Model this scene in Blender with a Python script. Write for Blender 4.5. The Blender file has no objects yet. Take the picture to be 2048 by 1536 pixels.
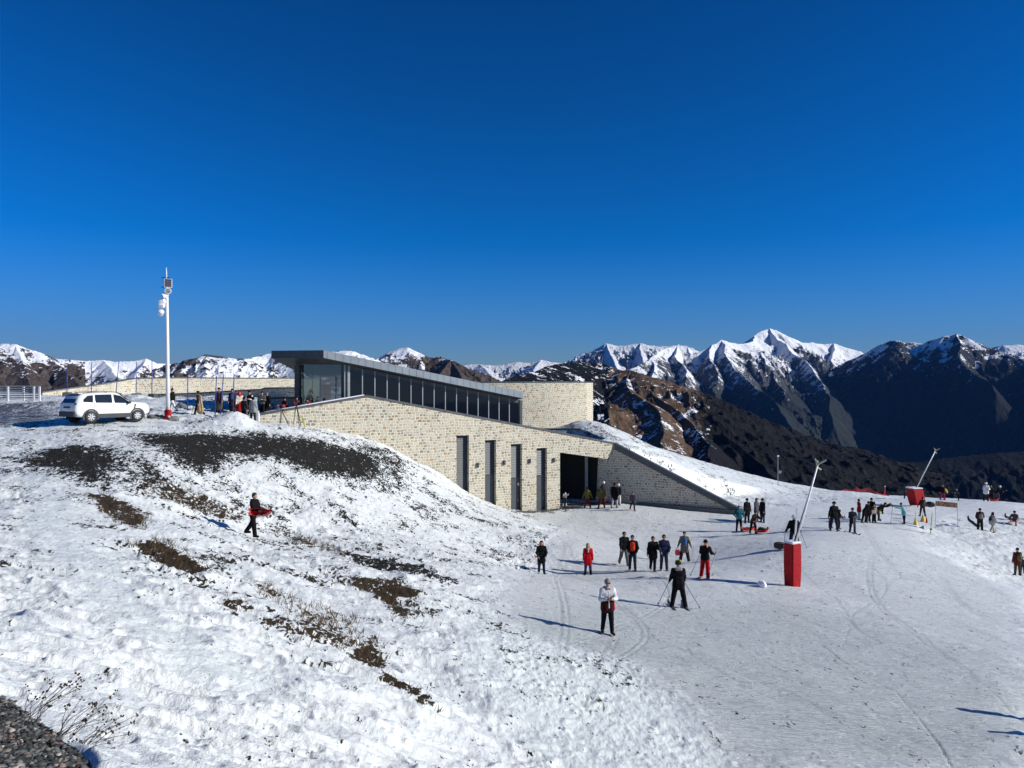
import bpy, bmesh, math, random
import numpy as np
from mathutils import Vector, Matrix
R = math.radians
scn = bpy.context.scene
COL = scn.collection

# ---------------------------------------------------------------- camera, sky, sun, exposure
F = 1540.0                                   # focal length in photo pixels
cd = bpy.data.cameras.new('camera'); cam = bpy.data.objects.new('camera', cd); COL.objects.link(cam)
cd.sensor_width = 36.0; cd.lens = 36.0 * F / 2048.0; cd.clip_start = 0.1; cd.clip_end = 80000
cam.location = (0, 0, 0); cam.rotation_euler = (R(90), 0, 0)
scn.camera = cam
SUN_EL = 24.5; SUN_AZ = 9.0                  # azimuth measured from +X towards -Y (behind the camera)
w = bpy.data.worlds.new("World"); scn.world = w; w.use_nodes = True
nt = w.node_tree; bg = nt.nodes['Background']
sky = nt.nodes.new('ShaderNodeTexSky'); sky.sky_type = 'NISHITA'; sky.sun_disc = False
sky.sun_elevation = R(SUN_EL); sky.sun_rotation = R(90 + SUN_AZ); sky.altitude = 1800
sky.air_density = 0.95; sky.dust_density = 0.0; sky.ozone_density = 4.0
gm = nt.nodes.new('ShaderNodeGamma'); gm.inputs['Gamma'].default_value = 1.6
hs = nt.nodes.new('ShaderNodeHueSaturation'); hs.inputs['Saturation'].default_value = 1.17; hs.inputs['Value'].default_value = 1.0
nt.links.new(sky.outputs[0], gm.inputs[0]); nt.links.new(gm.outputs[0], hs.inputs['Color']); # very dry mountain air: the bright band near the horizon is toned down smoothly
sp = nt.nodes.new('ShaderNodeSeparateColor'); nt.links.new(hs.outputs[0], sp.inputs[0])
def wm(op, a, v, rev=False):
    x = nt.nodes.new('ShaderNodeMath'); x.operation = op; i, j = (1, 0) if rev else (0, 1)
    nt.links.new(a, x.inputs[i]); x.inputs[j].default_value = v; return x.outputs[0]
k_ = wm('MULTIPLY', sp.outputs[1], 0.05); k_ = wm('POWER', k_, 1.3); k_ = wm('MULTIPLY', k_, 2.3); k_ = wm('ADD', k_, 1.0); k_ = wm('DIVIDE', k_, 1.08, True)
vm = nt.nodes.new('ShaderNodeVectorMath'); vm.operation = 'SCALE'; nt.links.new(hs.outputs[0], vm.inputs[0]); nt.links.new(k_, vm.inputs['Scale'])
sp2 = nt.nodes.new('ShaderNodeSeparateColor'); nt.links.new(vm.outputs[0], sp2.inputs[0])
cb = nt.nodes.new('ShaderNodeCombineColor'); nt.links.new(sp2.outputs[0], cb.inputs[0]); nt.links.new(sp2.outputs[1], cb.inputs[1])
kb = wm('POWER', k_, -0.20); mb_ = nt.nodes.new('ShaderNodeMath'); mb_.operation = 'MULTIPLY'; nt.links.new(sp2.outputs[2], mb_.inputs[0]); nt.links.new(kb, mb_.inputs[1]); nt.links.new(mb_.outputs[0], cb.inputs[2])
nt.links.new(cb.outputs[0], bg.inputs[0])
bg.inputs[1].default_value = 0.040
sd = bpy.data.lights.new('sun', 'SUN'); sd.energy = 4.8; sd.angle = R(0.5); sd.color = (1.0, 0.97, 0.90)
so = bpy.data.objects.new('sun', sd); COL.objects.link(so)
sv = Vector((math.cos(R(SUN_EL)) * math.cos(R(SUN_AZ)), -math.cos(R(SUN_EL)) * math.sin(R(SUN_AZ)), math.sin(R(SUN_EL))))
so.rotation_euler = sv.to_track_quat('Z', 'Y').to_euler()
scn.view_settings.view_transform = 'Standard'; scn.view_settings.look = 'None'
scn.view_settings.exposure = 0.20; scn.view_settings.gamma = 1.0
scn.render.film_transparent = False
scn.cycles.max_bounces = 6; scn.cycles.diffuse_bounces = 1; scn.cycles.glossy_bounces = 3
scn.cycles.transmission_bounces = 4; scn.cycles.use_denoising = True

# ---------------------------------------------------------------- materials
MATS = {}
def mat(name, color, rough=0.6, metal=0.0, spec=0.5, noise=None, bump=None, emit=None):
    """noise=(scale, amount) value variation; bump=(scale, strength, distance)"""
    if name in MATS: return MATS[name]
    m = bpy.data.materials.new(name); m.use_nodes = True; MATS[name] = m
    t = m.node_tree; b = t.nodes['Principled BSDF']
    b.inputs['Roughness'].default_value = rough; b.inputs['Metallic'].default_value = metal
    b.inputs['Specular IOR Level'].default_value = spec
    tc = t.nodes.new('ShaderNodeTexCoord')
    ns = noise or (6.0, 0.18)
    n = t.nodes.new('ShaderNodeTexNoise'); n.inputs['Scale'].default_value = ns[0]; n.inputs['Detail'].default_value = 4
    t.links.new(tc.outputs['Object'], n.inputs['Vector'])
    rp = t.nodes.new('ShaderNodeValToRGB')
    a = ns[1]; c = color
    rp.color_ramp.elements[0].position = 0.3; rp.color_ramp.elements[1].position = 0.7
    rp.color_ramp.elements[0].color = (c[0]*(1-a), c[1]*(1-a), c[2]*(1-a), 1)
    rp.color_ramp.elements[1].color = (min(c[0]*(1+a), 1), min(c[1]*(1+a), 1), min(c[2]*(1+a), 1), 1)
    t.links.new(n.outputs['Fac'], rp.inputs['Fac']); t.links.new(rp.outputs['Color'], b.inputs['Base Color'])
    if bump:
        n2 = t.nodes.new('ShaderNodeTexNoise'); n2.inputs['Scale'].default_value = bump[0]; n2.inputs['Detail'].default_value = 5
        t.links.new(tc.outputs['Object'], n2.inputs['Vector'])
        bp = t.nodes.new('ShaderNodeBump'); bp.inputs['Strength'].default_value = bump[1]; bp.inputs['Distance'].default_value = bump[2]
        t.links.new(n2.outputs['Fac'], bp.inputs['Height']); t.links.new(bp.outputs['Normal'], b.inputs['Normal'])
    return m

class G:
    """tiny node-graph helper"""
    def __init__(s, m): s.t = m.node_tree; s.b = s.t.nodes['Principled BSDF']
    def n(s, typ, **kw):
        x = s.t.nodes.new('ShaderNode' + typ)
        for k, v in kw.items():
            if k in x.inputs: x.inputs[k].default_value = v
            else: setattr(x, k, v)
        return x
    def l(s, a, b): s.t.links.new(a, b)
    def math(s, op, a, b=None, clamp=False):
        x = s.t.nodes.new('ShaderNodeMath'); x.operation = op; x.use_clamp = clamp
        for i, v in enumerate((a, b)):
            if v is None: continue
            if isinstance(v, (int, float)): x.inputs[i].default_value = v
            else: s.l(v, x.inputs[i])
        return x.outputs[0]
    def ramp(s, v, lo, hi):
        x = s.t.nodes.new('ShaderNodeMapRange'); x.interpolation_type = 'SMOOTHSTEP'
        s.l(v, x.inputs['Value']); x.inputs['From Min'].default_value = lo; x.inputs['From Max'].default_value = hi
        return x.outputs[0]
    def mix(s, f, a, b):
        x = s.t.nodes.new('ShaderNodeMix'); x.data_type = 'RGBA'
        if isinstance(f, (int, float)): x.inputs[0].default_value = f
        else: s.l(f, x.inputs[0])
        for i, v in ((6, a), (7, b)):
            if isinstance(v, tuple): x.inputs[i].default_value = (*v, 1)
            else: s.l(v, x.inputs[i])
        return x.outputs[2]
    def attr(s, name): return s.n('Attribute', attribute_name=name).outputs['Fac']
    def noise(s, vec, scale, detail=4, rough=0.55, dist=0.0):
        x = s.n('TexNoise', Scale=scale, Detail=detail, Roughness=rough, Distortion=dist); s.l(vec, x.inputs['Vector']); return x.outputs['Fac']
    def obj(s): return s.n('TexCoord').outputs['Object']
    def mapping(s, vec, scale=(1,1,1), rot=(0,0,0)):
        x = s.n('Mapping'); x.inputs['Scale'].default_value = scale; x.inputs['Rotation'].default_value = rot; s.l(vec, x.inputs['Vector']); return x.outputs[0]

# ---------------------------------------------------------------- numpy noise
def _hash(ix, iy, seed):
    h = (ix.astype(np.int64) * 374761393 + iy.astype(np.int64) * 668265263 + seed * 1442695041) & 0xffffffff
    h = ((h ^ (h >> 13)) * 1274126177) & 0xffffffff
    h = (h ^ (h >> 16)) & 0xffffff
    return h / float(0xffffff)
def vnoise(x, y, seed=0):
    ix = np.floor(x); iy = np.floor(y); fx = x - ix; fy = y - iy
    u = fx*fx*fx*(fx*(fx*6-15)+10); v = fy*fy*fy*(fy*(fy*6-15)+10)
    a = _hash(ix, iy, seed); b = _hash(ix+1, iy, seed); c = _hash(ix, iy+1, seed); d = _hash(ix+1, iy+1, seed)
    return (a*(1-u)+b*u)*(1-v) + (c*(1-u)+d*u)*v
def fbm(x, y, seed=0, octv=4, gain=0.5, lac=2.03):
    s = np.zeros_like(x); a = 1.0; t = 0.0
    for i in range(octv):
        s += a * vnoise(x + 17.3*i, y - 9.1*i, seed + i); t += a; a *= gain; x = x*lac; y = y*lac
    return s / t
def ridged(x, y, seed=0, octv=4, gain=0.5, lac=2.07):
    s = np.zeros_like(x); a = 1.0; t = 0.0; w_ = 1.0
    for i in range(octv):
        r = 1 - np.abs(2*vnoise(x + 31.7*i, y + 5.3*i, seed + i) - 1); r = r*r
        s += a*r*w_; w_ = np.clip(r*1.6, 0.2, 1); t += a; a *= gain; x = x*lac; y = y*lac
    return s / t
def worley_pits(x, y, seed, rad, dens=1.0, ax=1.0, ay=1.0):
    """smooth pits at jittered cell centres (cell size 1)"""
    ix = np.floor(x); iy = np.floor(y); out = np.zeros_like(x)
    for dx in (-1, 0, 1):
        for dy in (-1, 0, 1):
            cx = ix+dx; cy = iy+dy
            h1 = _hash(cx, cy, seed); h2 = _hash(cx, cy, seed+7); h3 = _hash(cx, cy, seed+13)
            px_ = cx+0.15+0.7*h1; py_ = cy+0.15+0.7*h2
            r = rad*(0.6+0.8*h3)
            d2 = (((x-px_)*ax)**2 + ((y-py_)*ay)**2)/(r*r)
            out = np.maximum(out, np.where(h3 < dens, np.clip(1-d2, 0, 1)**1.5, 0)) 
    return out
def sstep(x, a, b):
    t = np.clip((x-a)/(b-a), 0, 1); return t*t*(3-2*t)

# ---------------------------------------------------------------- objects
def tag(o, label=None, cat=None, group=None, kind=None):
    if label: o['label'] = label
    if cat: o['category'] = cat
    if group: o['group'] = group
    if kind: o['kind'] = kind
    return o
def empty(name, loc=(0,0,0), rz=0.0, label=None, cat=None, group=None, scale=1.0):
    o = bpy.data.objects.new(name, None); COL.objects.link(o); o.location = loc; o.rotation_euler = (0, 0, rz); o.scale = (scale,)*3
    o.empty_display_size = 0.2
    return tag(o, label, cat, group)
def link(name, me, m=None, parent=None, smooth=False):
    o = bpy.data.objects.new(name, me); COL.objects.link(o)
    if m is not None and not me.materials: me.materials.append(m)
    if parent is not None: o.parent = parent
    if smooth: me.polygons.foreach_set('use_smooth', [True]*len(me.polygons))
    return o
def np_mesh(name, V, Q, smooth=True):
    me = bpy.data.meshes.new(name); V = np.asarray(V, dtype=np.float32); Q = np.asarray(Q, dtype=np.int32)
    k = Q.shape[1]
    me.vertices.add(len(V)); me.vertices.foreach_set('co', V.ravel())
    me.loops.add(Q.size); me.loops.foreach_set('vertex_index', Q.ravel())
    me.polygons.add(len(Q)); me.polygons.foreach_set('loop_start', np.arange(0, Q.size, k, dtype=np.int32))
    me.polygons.foreach_set('loop_total', np.full(len(Q), k, dtype=np.int32))
    if smooth: me.polygons.foreach_set('use_smooth', np.ones(len(Q), dtype=bool))
    me.update(calc_edges=True); return me
def add_attr(me, name, arr):
    a = me.attributes.new(name, 'FLOAT', 'POINT'); a.data.foreach_set('value', np.asarray(arr, dtype=np.float32).ravel())
def grid_quads(nr, nc):
    i = np.arange(nr-1)[:, None]*nc + np.arange(nc-1)[None, :]
    return np.stack([i, i+1, i+nc+1, i+nc], -1).reshape(-1, 4)

class MB:
    """mesh builder"""
    def __init__(s): s.v = []; s.f = []; s.uv = {}
    def add(s, vs, fs):
        o = len(s.v); s.v += [tuple(p) for p in vs]; s.f += [tuple(i+o for i in f) for f in fs]; return o
    def box(s, c, size, rot=None):
        hx, hy, hz = size[0]/2, size[1]/2, size[2]/2
        P = [Vector((x*hx, y*hy, z*hz)) for z in (-1, 1) for x, y in ((-1,-1),(1,-1),(1,1),(-1,1))]
        if rot is not None: P = [rot @ p for p in P]
        s.add([Vector(c)+p for p in P], [(3,2,1,0),(4,5,6,7),(0,1,5,4),(1,2,6,5),(2,3,7,6),(3,0,4,7)]); return s
    def tube(s, pts, rads, n=8, cap=True):
        pts = [Vector(p) for p in pts]
        if isinstance(rads, (int, float)): rads = [rads]*len(pts)
        rings = []
        for i, p in enumerate(pts):
            d = (pts[min(i+1, len(pts)-1)] - pts[max(i-1, 0)]).normalized()
            q = d.to_track_quat('Z', 'Y')
            rings.append([p + q @ Vector((math.cos(2*math.pi*k/n)*rads[i], math.sin(2*math.pi*k/n)*rads[i], 0)) for k in range(n)])
        fs = []
        for i in range(len(pts)-1):
            for k in range(n):
                fs.append((i*n+k, i*n+(k+1) % n, (i+1)*n+(k+1) % n, (i+1)*n+k))
        if cap: fs.append(tuple(range(n-1, -1, -1))); fs.append(tuple((len(pts)-1)*n+k for k in range(n)))
        s.add([p for r in rings for p in r], fs); return s
    def ellipsoid(s, c, r, nu=12, nv=8, rot=None, zmin=-1.0):
        vs = []; fs = []
        for j in range(nv+1):
            th = math.pi*j/nv
            for i in range(nu):
                ph = 2*math.pi*i/nu
                p = Vector((r[0]*math.sin(th)*math.cos(ph), r[1]*math.sin(th)*math.sin(ph), r[2]*max(math.cos(th), zmin)))
                if rot is not None: p = rot @ p
                vs.append(Vector(c)+p)
        for j in range(nv):
            for i in range(nu):
                a = j*nu+i; b = j*nu+(i+1) % nu; fs.append((a, a+nu, b+nu, b))
        s.add(vs, fs); return s
    def prism(s, poly, f0, f1):
        """poly: list of 2d points; f0,f1: functions 2d->3d for the two faces"""
        n = len(poly); a = [f0(*p) for p in poly]; b = [f1(*p) for p in poly]
        s.add(a+b, [tuple(range(n)), tuple(range(2*n-1, n-1, -1))] + [(i, i+n, (i+1) % n+n, (i+1) % n) for i in range(n)]); return s
    def mesh(s, name):
        me = bpy.data.meshes.new(name); me.from_pydata([tuple(v) for v in s.v], [], s.f); me.validate(); return me
    def build(s, name, m, parent=None, smooth=False, bevel=0.0, recalc=True):
        me = s.mesh(name)
        if recalc or bevel:
            bm = bmesh.new(); bm.from_mesh(me)
            bmesh.ops.recalc_face_normals(bm, faces=bm.faces)
            if bevel:
                bmesh.ops.bevel(bm, geom=[e for e in bm.edges if e.calc_face_angle(0) > 0.5], offset=bevel, segments=2, affect='EDGES', clamp_overlap=True)
            bm.to_mesh(me); bm.free()
        return link(name, me, m, parent, smooth)
def W(px, py, Y):
    """world point at depth Y seen at photo pixel (px, py)"""
    return ((px-1024.0)/F*Y, Y, (768.0-py)/F*Y)
# ================================================================ NEAR TERRAIN
FA = np.array([-16.5, 50.0]); FU = np.array([0.862, 0.507]); FN = np.array([0.507, -0.862])   # facade line, along it, its outward normal
def t_of(px, d=0.0):
    A = FA - FN*d; r = (px-1024.0)/F
    return (r*A[1]-A[0])/(FU[0]-r*FU[1])
def fac(t, d, z):
    p = FA + FU*t - FN*d; return (float(p[0]), float(p[1]), float(z))
T_END = t_of(1228); WS = np.array(fac(T_END, 0, 0)[:2]); WE = np.array([18.35, 61.5])          # wing wall start / end

class TPS:
    def __init__(s, P, lam):
        P = np.array(P, float); s.c = P[:, :2]; n = len(P)
        d = np.linalg.norm(s.c[:, None]-s.c[None], axis=2); K = s.k(d) + lam*np.eye(n)
        A = np.zeros((n+3, n+3)); A[:n, :n] = K; A[:n, n] = 1; A[:n, n+1:] = s.c; A[n, :n] = 1; A[n+1:, :n] = s.c.T
        b = np.zeros(n+3); b[:n] = P[:, 2]; s.w = np.linalg.solve(A, b)
    @staticmethod
    def k(r): return r*r*np.log(r+1e-9)
    def __call__(s, x, y):
        x = np.asarray(x, float); y = np.asarray(y, float); out = np.empty(x.shape).ravel(); xf = x.ravel(); yf = y.ravel(); n = len(s.c)
        for i in range(0, len(xf), 40000):
            X = xf[i:i+40000]; Y = yf[i:i+40000]
            d = np.sqrt((X[:, None]-s.c[:, 0])**2 + (Y[:, None]-s.c[:, 1])**2)
            out[i:i+40000] = s.k(d) @ s.w[:n] + s.w[n] + s.w[n+1]*X + s.w[n+2]*Y
        return out.reshape(x.shape)
plateau = [(60,850,42),(200,852,42),(300,850,44),(335,838,47.5),(347,824,51),(0,806,58),(100,805,58),(0,797,66),(200,797,66),(300,800,62),(440,824,52),(540,847,48),(-400,880,44),(-300,810,60),(400,826,52)]
P_ = [W(*p) for p in plateau] + [(-17,58,-1.75),(-20,70,-1.4),(-28,75,-1.35),(-30,90,-1.3),(-50,85,-1.25),(-60,70,-1.3),(-25,105,-1.3),(-60,105,-1.3),(-90,80,-1.4)]
front = [(0,1536,5.6),(0,1400,7.6),(200,1536,6.6),(500,1536,8.6),(800,1536,11),(1024,1536,13),(1250,1536,14),(1400,1536,14.8),(1700,1536,15.5),(2048,1536,16),
 (0,1300,10),(0,1200,13),(0,1100,18),(0,1000,25),(0,940,31),(0,890,37),(0,862,41.5),(300,1300,12),(300,1150,18),(300,1050,25),(300,960,31),(300,900,36.5),(300,866,41),
 (500,1400,11.5),(500,1300,14.5),(500,1200,19),(507,1072,31),(500,960,37),(500,900,41.5),(500,868,44.5),(400,868,43),(150,868,40),
 (700,1400,13),(700,1300,17),(700,1200,22),(700,1100,30),(700,1000,40),(700,930,45),(690,876,50),(850,1400,14.5),(850,1300,18),(850,1200,24),(850,1100,34),(850,1020,44),(850,965,50),
 (950,1300,19),(950,1200,25.5),(960,1120,35),(1000,1060,46),(1100,1075,46),(1140,1090,44),(515,850,50),(600,853,51.2),(640,858,52.07),(700,866,53.1),(760,883,54.2),(850,930,55.98),(935,985,57.6),(1010,1022,59.2),(1060,1022,60.4),(1120,1015,62),
 (1215,1268,24.2),(1357,1215,29.5),(1410,1157,35.5),(1080,1148,39.8),(1176,1150,40),(1262,1140,39.5),(1370,1124,45),(1175,1017,62),(1265,1019,60.5),(1295,1007,65),(1476,1062,53),(1525,1046,58),(1590,1092,42),(1585,1182,35),
 (1665,1060,50),(1705,1067,49),(1740,1046,57),(1807,1049,58.5),(1845,1034,64),(1832,1014,70),(1975,1004,72),(1960,1062,59),(2030,1048,65),(2035,1152,48),(1885,1000,79),(1915,1000,79),(1808,995,84),(2048,1330,24.5),(1800,1250,28.5),(1800,1400,20),(1500,1350,20.5),
 (2048,1001,88),(2048,1240,34)]
F_ = [W(*p) for p in front] + [(0,0,-1.75),(3,2,-2.6),(6,5,-4.4),(-3,2,-1.7),(-4,-3,-1.3),(4,-4,-2.6),(0,-8,-1.5),(-10,-6,-1.0),(12,-8,-5.0),(25,-5,-8.6),(30,15,-9.3),(50,30,-11.8),(-12,8,-2.6),(-25,5,-1.5),(-30,20,-2.0),(-35,40,-2.3),(70,60,-14),(75,90,-16),(22,62,-10.4),(24,66,-10.6)]
back = [(6.0,73.5,-3.55),(7.6,74.5,-3.45),(10.2,76,-4.5),(14.0,77.5,-6.25),(19.5,79,-8.15),(23.7,80,-9.7),(28.5,82,-10.95),(37.3,86,-12.45),
 (8.9,66.0,-5.1),(13.6,64.6,-7.5),(18.7,63.2,-10.0),(22,68,-10.25),(24,66,-10.6),(22,62,-10.4),(12,70,-5.6),(17,70,-8.2),(26,74,-10.7),(33,79,-12.0),(45,88,-13.2),(4,70,-5.2),(4.4,73,-5.0),(1.5,76,-4.9),(-2,75,-4.4),(-8,80,-3.5),(-16.5,52,-2.4),(-13,57,-2.1),(-10,62,-2.1),(0,66,-4.9),(37,78,-12.0),(70,60,-14),(75,95,-16)]
zF = TPS(F_+P_, 6.0); zB = TPS(back+P_, 3.0)
def seg_signed(x, y, a, b):
    """distance beyond the segment ends and signed distance behind the line a-b (positive = away from the camera)"""
    u = (b-a)/np.linalg.norm(b-a); n = np.array([-u[1], u[0]])
    s = (x-a[0])*u[0] + (y-a[1])*u[1]; return s, (x-a[0])*n[0]+(y-a[1])*n[1]
def base_z(x, y):
    x = np.asarray(x, float); y = np.asarray(y, float)
    s1, d1 = seg_signed(x, y, FA, WS); s2, d2 = seg_signed(x, y, WS, WE); L1 = np.linalg.norm(WS-FA); L2 = np.linalg.norm(WE-WS)
    d = np.minimum(d1, d2) - 0.22                      # behind both lines (the polyline is convex towards the back)
    over = np.maximum(np.maximum(-s1, 0), np.maximum(s2-L2, 0))
    wd = 0.1 + 0.9*over
    wgt = sstep(d, -wd*0.9-0.0*over, wd)
    z = zF(x, y)*(1-wgt) + zB(x, y)*wgt
    # sunk floor inside the building, behind the facade
    bt = (x-FA[0])*FU[0]+(y-FA[1])*FU[1]; bd = -((x-FA[0])*FN[0]+(y-FA[1])*FN[1])
    inside = sstep(bt, 11, 12)*sstep(bd, 0.1, 0.25)*(1-sstep(bd, 8.25, 8.45))*(1-sstep(d2, 0.12, 0.3)*sstep(s2, -1.6, -1.4))*(1-sstep(bt, L1+1.0, L1+1.4))
    z = z*(1-inside) + np.minimum(z, -10.02)*inside
    # snow heaps
    for (px, py, Y, h, rx, ry) in HEAPS:
        cx, cy, _ = W(px, py, Y); z = z + h*np.exp(-((x-cx)/rx)**2-((y-cy)/ry)**2)
    edge = 89 + 24*(1-sstep(x, -14, 2)) + 5*sstep(x, 20, 40)*0
    over = np.maximum(y-edge, 0); z = z - 0.035*over**2*(over < 40) - (over >= 40)*(56+(over-40)*0.7)
    side = np.maximum(np.abs(x)-95, 0); z = z - 0.02*side**1.6
    return z
HEAPS = [(458,842,46.5,0.42,0.9,1.2),(486,844,46.5,0.42,0.8,1.2),(430,848,45.5,0.18,1.6,1.2),(260,806,58,0.5,2.2,1.4),(330,806,56,0.4,2.4,1.2),(175,812,54,0.35,3.5,1.2),(60,812,54,0.3,3.5,1.5),
         (1585,1180,34.6,0.22,1.6,0.8),(1650,1196,33,0.18,2.2,0.8),(1822,1072,57,0.3,1.4,0.9),(1832,1014,69.5,0.25,1.0,0.8),(1700,990,84,0.5,4,2)]
_ys = np.concatenate([np.linspace(2.5, 30, 900), np.linspace(30.03, 125, 2400)])
def hit(px, py, y0=2.5, y1=125):
    ys = _ys[(_ys >= y0) & (_ys <= y1)]
    x = (px-1024.0)/F*ys; zr = (768.0-py)/F*ys; g = base_z(x, ys)
    k = np.where(zr <= g)[0]
    if len(k) == 0: k = [int(np.argmin(zr-g))]
    i = k[0]; return np.array([x[i], ys[i], g[i]])
def gz(x, y): return float(base_z(np.array([x]), np.array([y]))[0])

# ---- patches of bare ground, traced on the slope and carried to world coordinates
def wpoly(pts, **k): return np.array([hit(px, py, **k)[:2] for px, py in pts])
def poly_sd(poly, x, y):
    d = np.full(x.shape, 1e9); ins = np.zeros(x.shape, bool); n = len(poly)
    for i in range(n):
        a = poly[i]; b = poly[(i+1) % n]; e = b-a; L = max((e**2).sum(), 1e-9)
        h = np.clip(((x-a[0])*e[0]+(y-a[1])*e[1])/L, 0, 1)
        d = np.minimum(d, (x-a[0]-h*e[0])**2+(y-a[1]-h*e[1])**2)
        c = ((a[1] > y) != (b[1] > y)) & (x < (b[0]-a[0])*(y-a[1])/(b[1]-a[1]+1e-12)+a[0]); ins ^= c
    d = np.sqrt(d); return np.where(ins, d, -d)
SOIL = [(.93,1.5,[(20,925),(60,900),(130,893),(200,892),(250,905),(262,930),(240,965),(200,975),(150,962),(90,945),(45,938)]),
 (.95,1.5,[(255,868),(300,869),(400,864),(480,866),(560,870),(640,880),(700,892),(745,907),(770,930),(775,955),(745,968),(700,965),(650,958),(615,950),(570,928),(520,925),(480,920),(440,940),(400,950),(360,935),(320,905),(275,888)]),
 (.55,1.0,[(690,880),(800,905),(830,940),(820,985),(770,1000),(740,975)]),(.66,1.0,[(240,900),(330,930),(360,960),(300,1000),(250,980)]),
 (.5,.6,[(830,960),(900,1000),(945,1025),(930,1030),(880,1005),(830,975)]),(.52,.5,[(655,1000),(700,1030),(755,1070),(740,1072),(690,1045),(650,1010)]),
 (.72,.45,[(640,1085),(700,1105),(800,1122),(880,1148),(930,1166),(900,1172),(800,1150),(700,1122)])]
GRASS = [(.8,.35,[(165,990),(215,990),(260,1010),(300,1030),(285,1060),(240,1045),(190,1015)]),(.8,.35,[(260,1085),(310,1078),(350,1095),(400,1130),(440,1150),(385,1157),(330,1137),(280,1110)]),
 (.60,.6,[(280,960),(340,965),(400,985),(450,1010),(500,1040),(480,1050),(420,1035),(350,1010),(290,985)]),(.6,.3,[(560,1050),(620,1075),(700,1105),(690,1116),(620,1090),(560,1065)]),
 (.75,.25,[(690,1158),(760,1165),(800,1160),(850,1195),(835,1200),(800,1205),(830,1235),(800,1240),(770,1210),(740,1190),(700,1170)]),(.5,.25,[(500,1160),(560,1175),(570,1195),(530,1192),(505,1177)]),
 (.48,.25,[(440,1195),(500,1205),(520,1225),(470,1235),(440,1215)]),(.56,.4,[(520,1240),(600,1235),(680,1255),(740,1290),(700,1292),(600,1277),(530,1262)]),(.85,.2,[(690,1297),(740,1282),(775,1298),(780,1322),(740,1327),(700,1312)]),
 (.7,.15,[(755,1345),(800,1365),(850,1390),(872,1418),(835,1412),(790,1382),(760,1362)]),(.55,.15,[(600,1320),(660,1325),(670,1337),(620,1337)]),(.38,.6,[(540,1180),(700,1230),(720,1290),(560,1230)]),(.4,.3,[(1190,1398),(1225,1396),(1225,1412),(1195,1414)])]
SLUSH = [(.74,2.0,[(-100,818),(60,803),(135,806),(160,832),(120,847),(-100,856)]),(.95,.3,[(1015,1023),(1060,1016),(1120,1006),(1200,998),(1290,1000),(1310,1007),(1250,1009),(1190,1011),(1120,1021),(1060,1027)])]
PISTE = [(1000,1190),(1090,1105),(1140,1060),(1060,1030),(1300,1008),(1500,1022),(1700,1001),(2040,1010),(2040,1030),(1900,1030),(1830,1060),(1850,1100),(2048,1190),(2048,1240),(2048,1536),(1480,1536),(1390,1430),(1260,1330),(1080,1270),(1010,1240)]
CHURN = [(940,1200),(1010,1240),(1080,1275),(1260,1330),(1390,1430),(1500,1536),(1150,1536),(1000,1420),(930,1300)]
ICE = [(60,960),(120,980),(200,1080),(300,1200),(420,1300),(560,1360),(540,1400),(360,1340),(180,1200),(60,1060)]
GRAVEL = [(-60,1390),(10,1405),(50,1435),(110,1480),(160,1515),(200,1560),(180,1640),(-60,1640)]
ICEP = [(1020,1235),(1150,1205),(1330,1222),(1560,1200),(1700,1238),(1850,1278),(2070,1338),(2070,1600),(1500,1560),(1390,1430),(1260,1330),(1080,1275)]
TRACK = [(1640,1290),(1700,1335),(1790,1385),(1840,1440),(1880,1490),(1912,1545)]

def field(lst, x, y):
    out = np.zeros(x.shape)
    for val, soft, poly in lst:
        wp = wpoly(poly); lo = wp.min(0)-3; hi = wp.max(0)+3
        m = (x > lo[0]) & (x < hi[0]) & (y > lo[1]) & (y < hi[1])
        if m.any(): out[m] = np.maximum(out[m], val*sstep(poly_sd(wp, x[m], y[m]), -soft, soft*1.2))
    return out
def one(poly, x, y, soft): return field([(1.0, soft, poly)], x, y)

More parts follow.
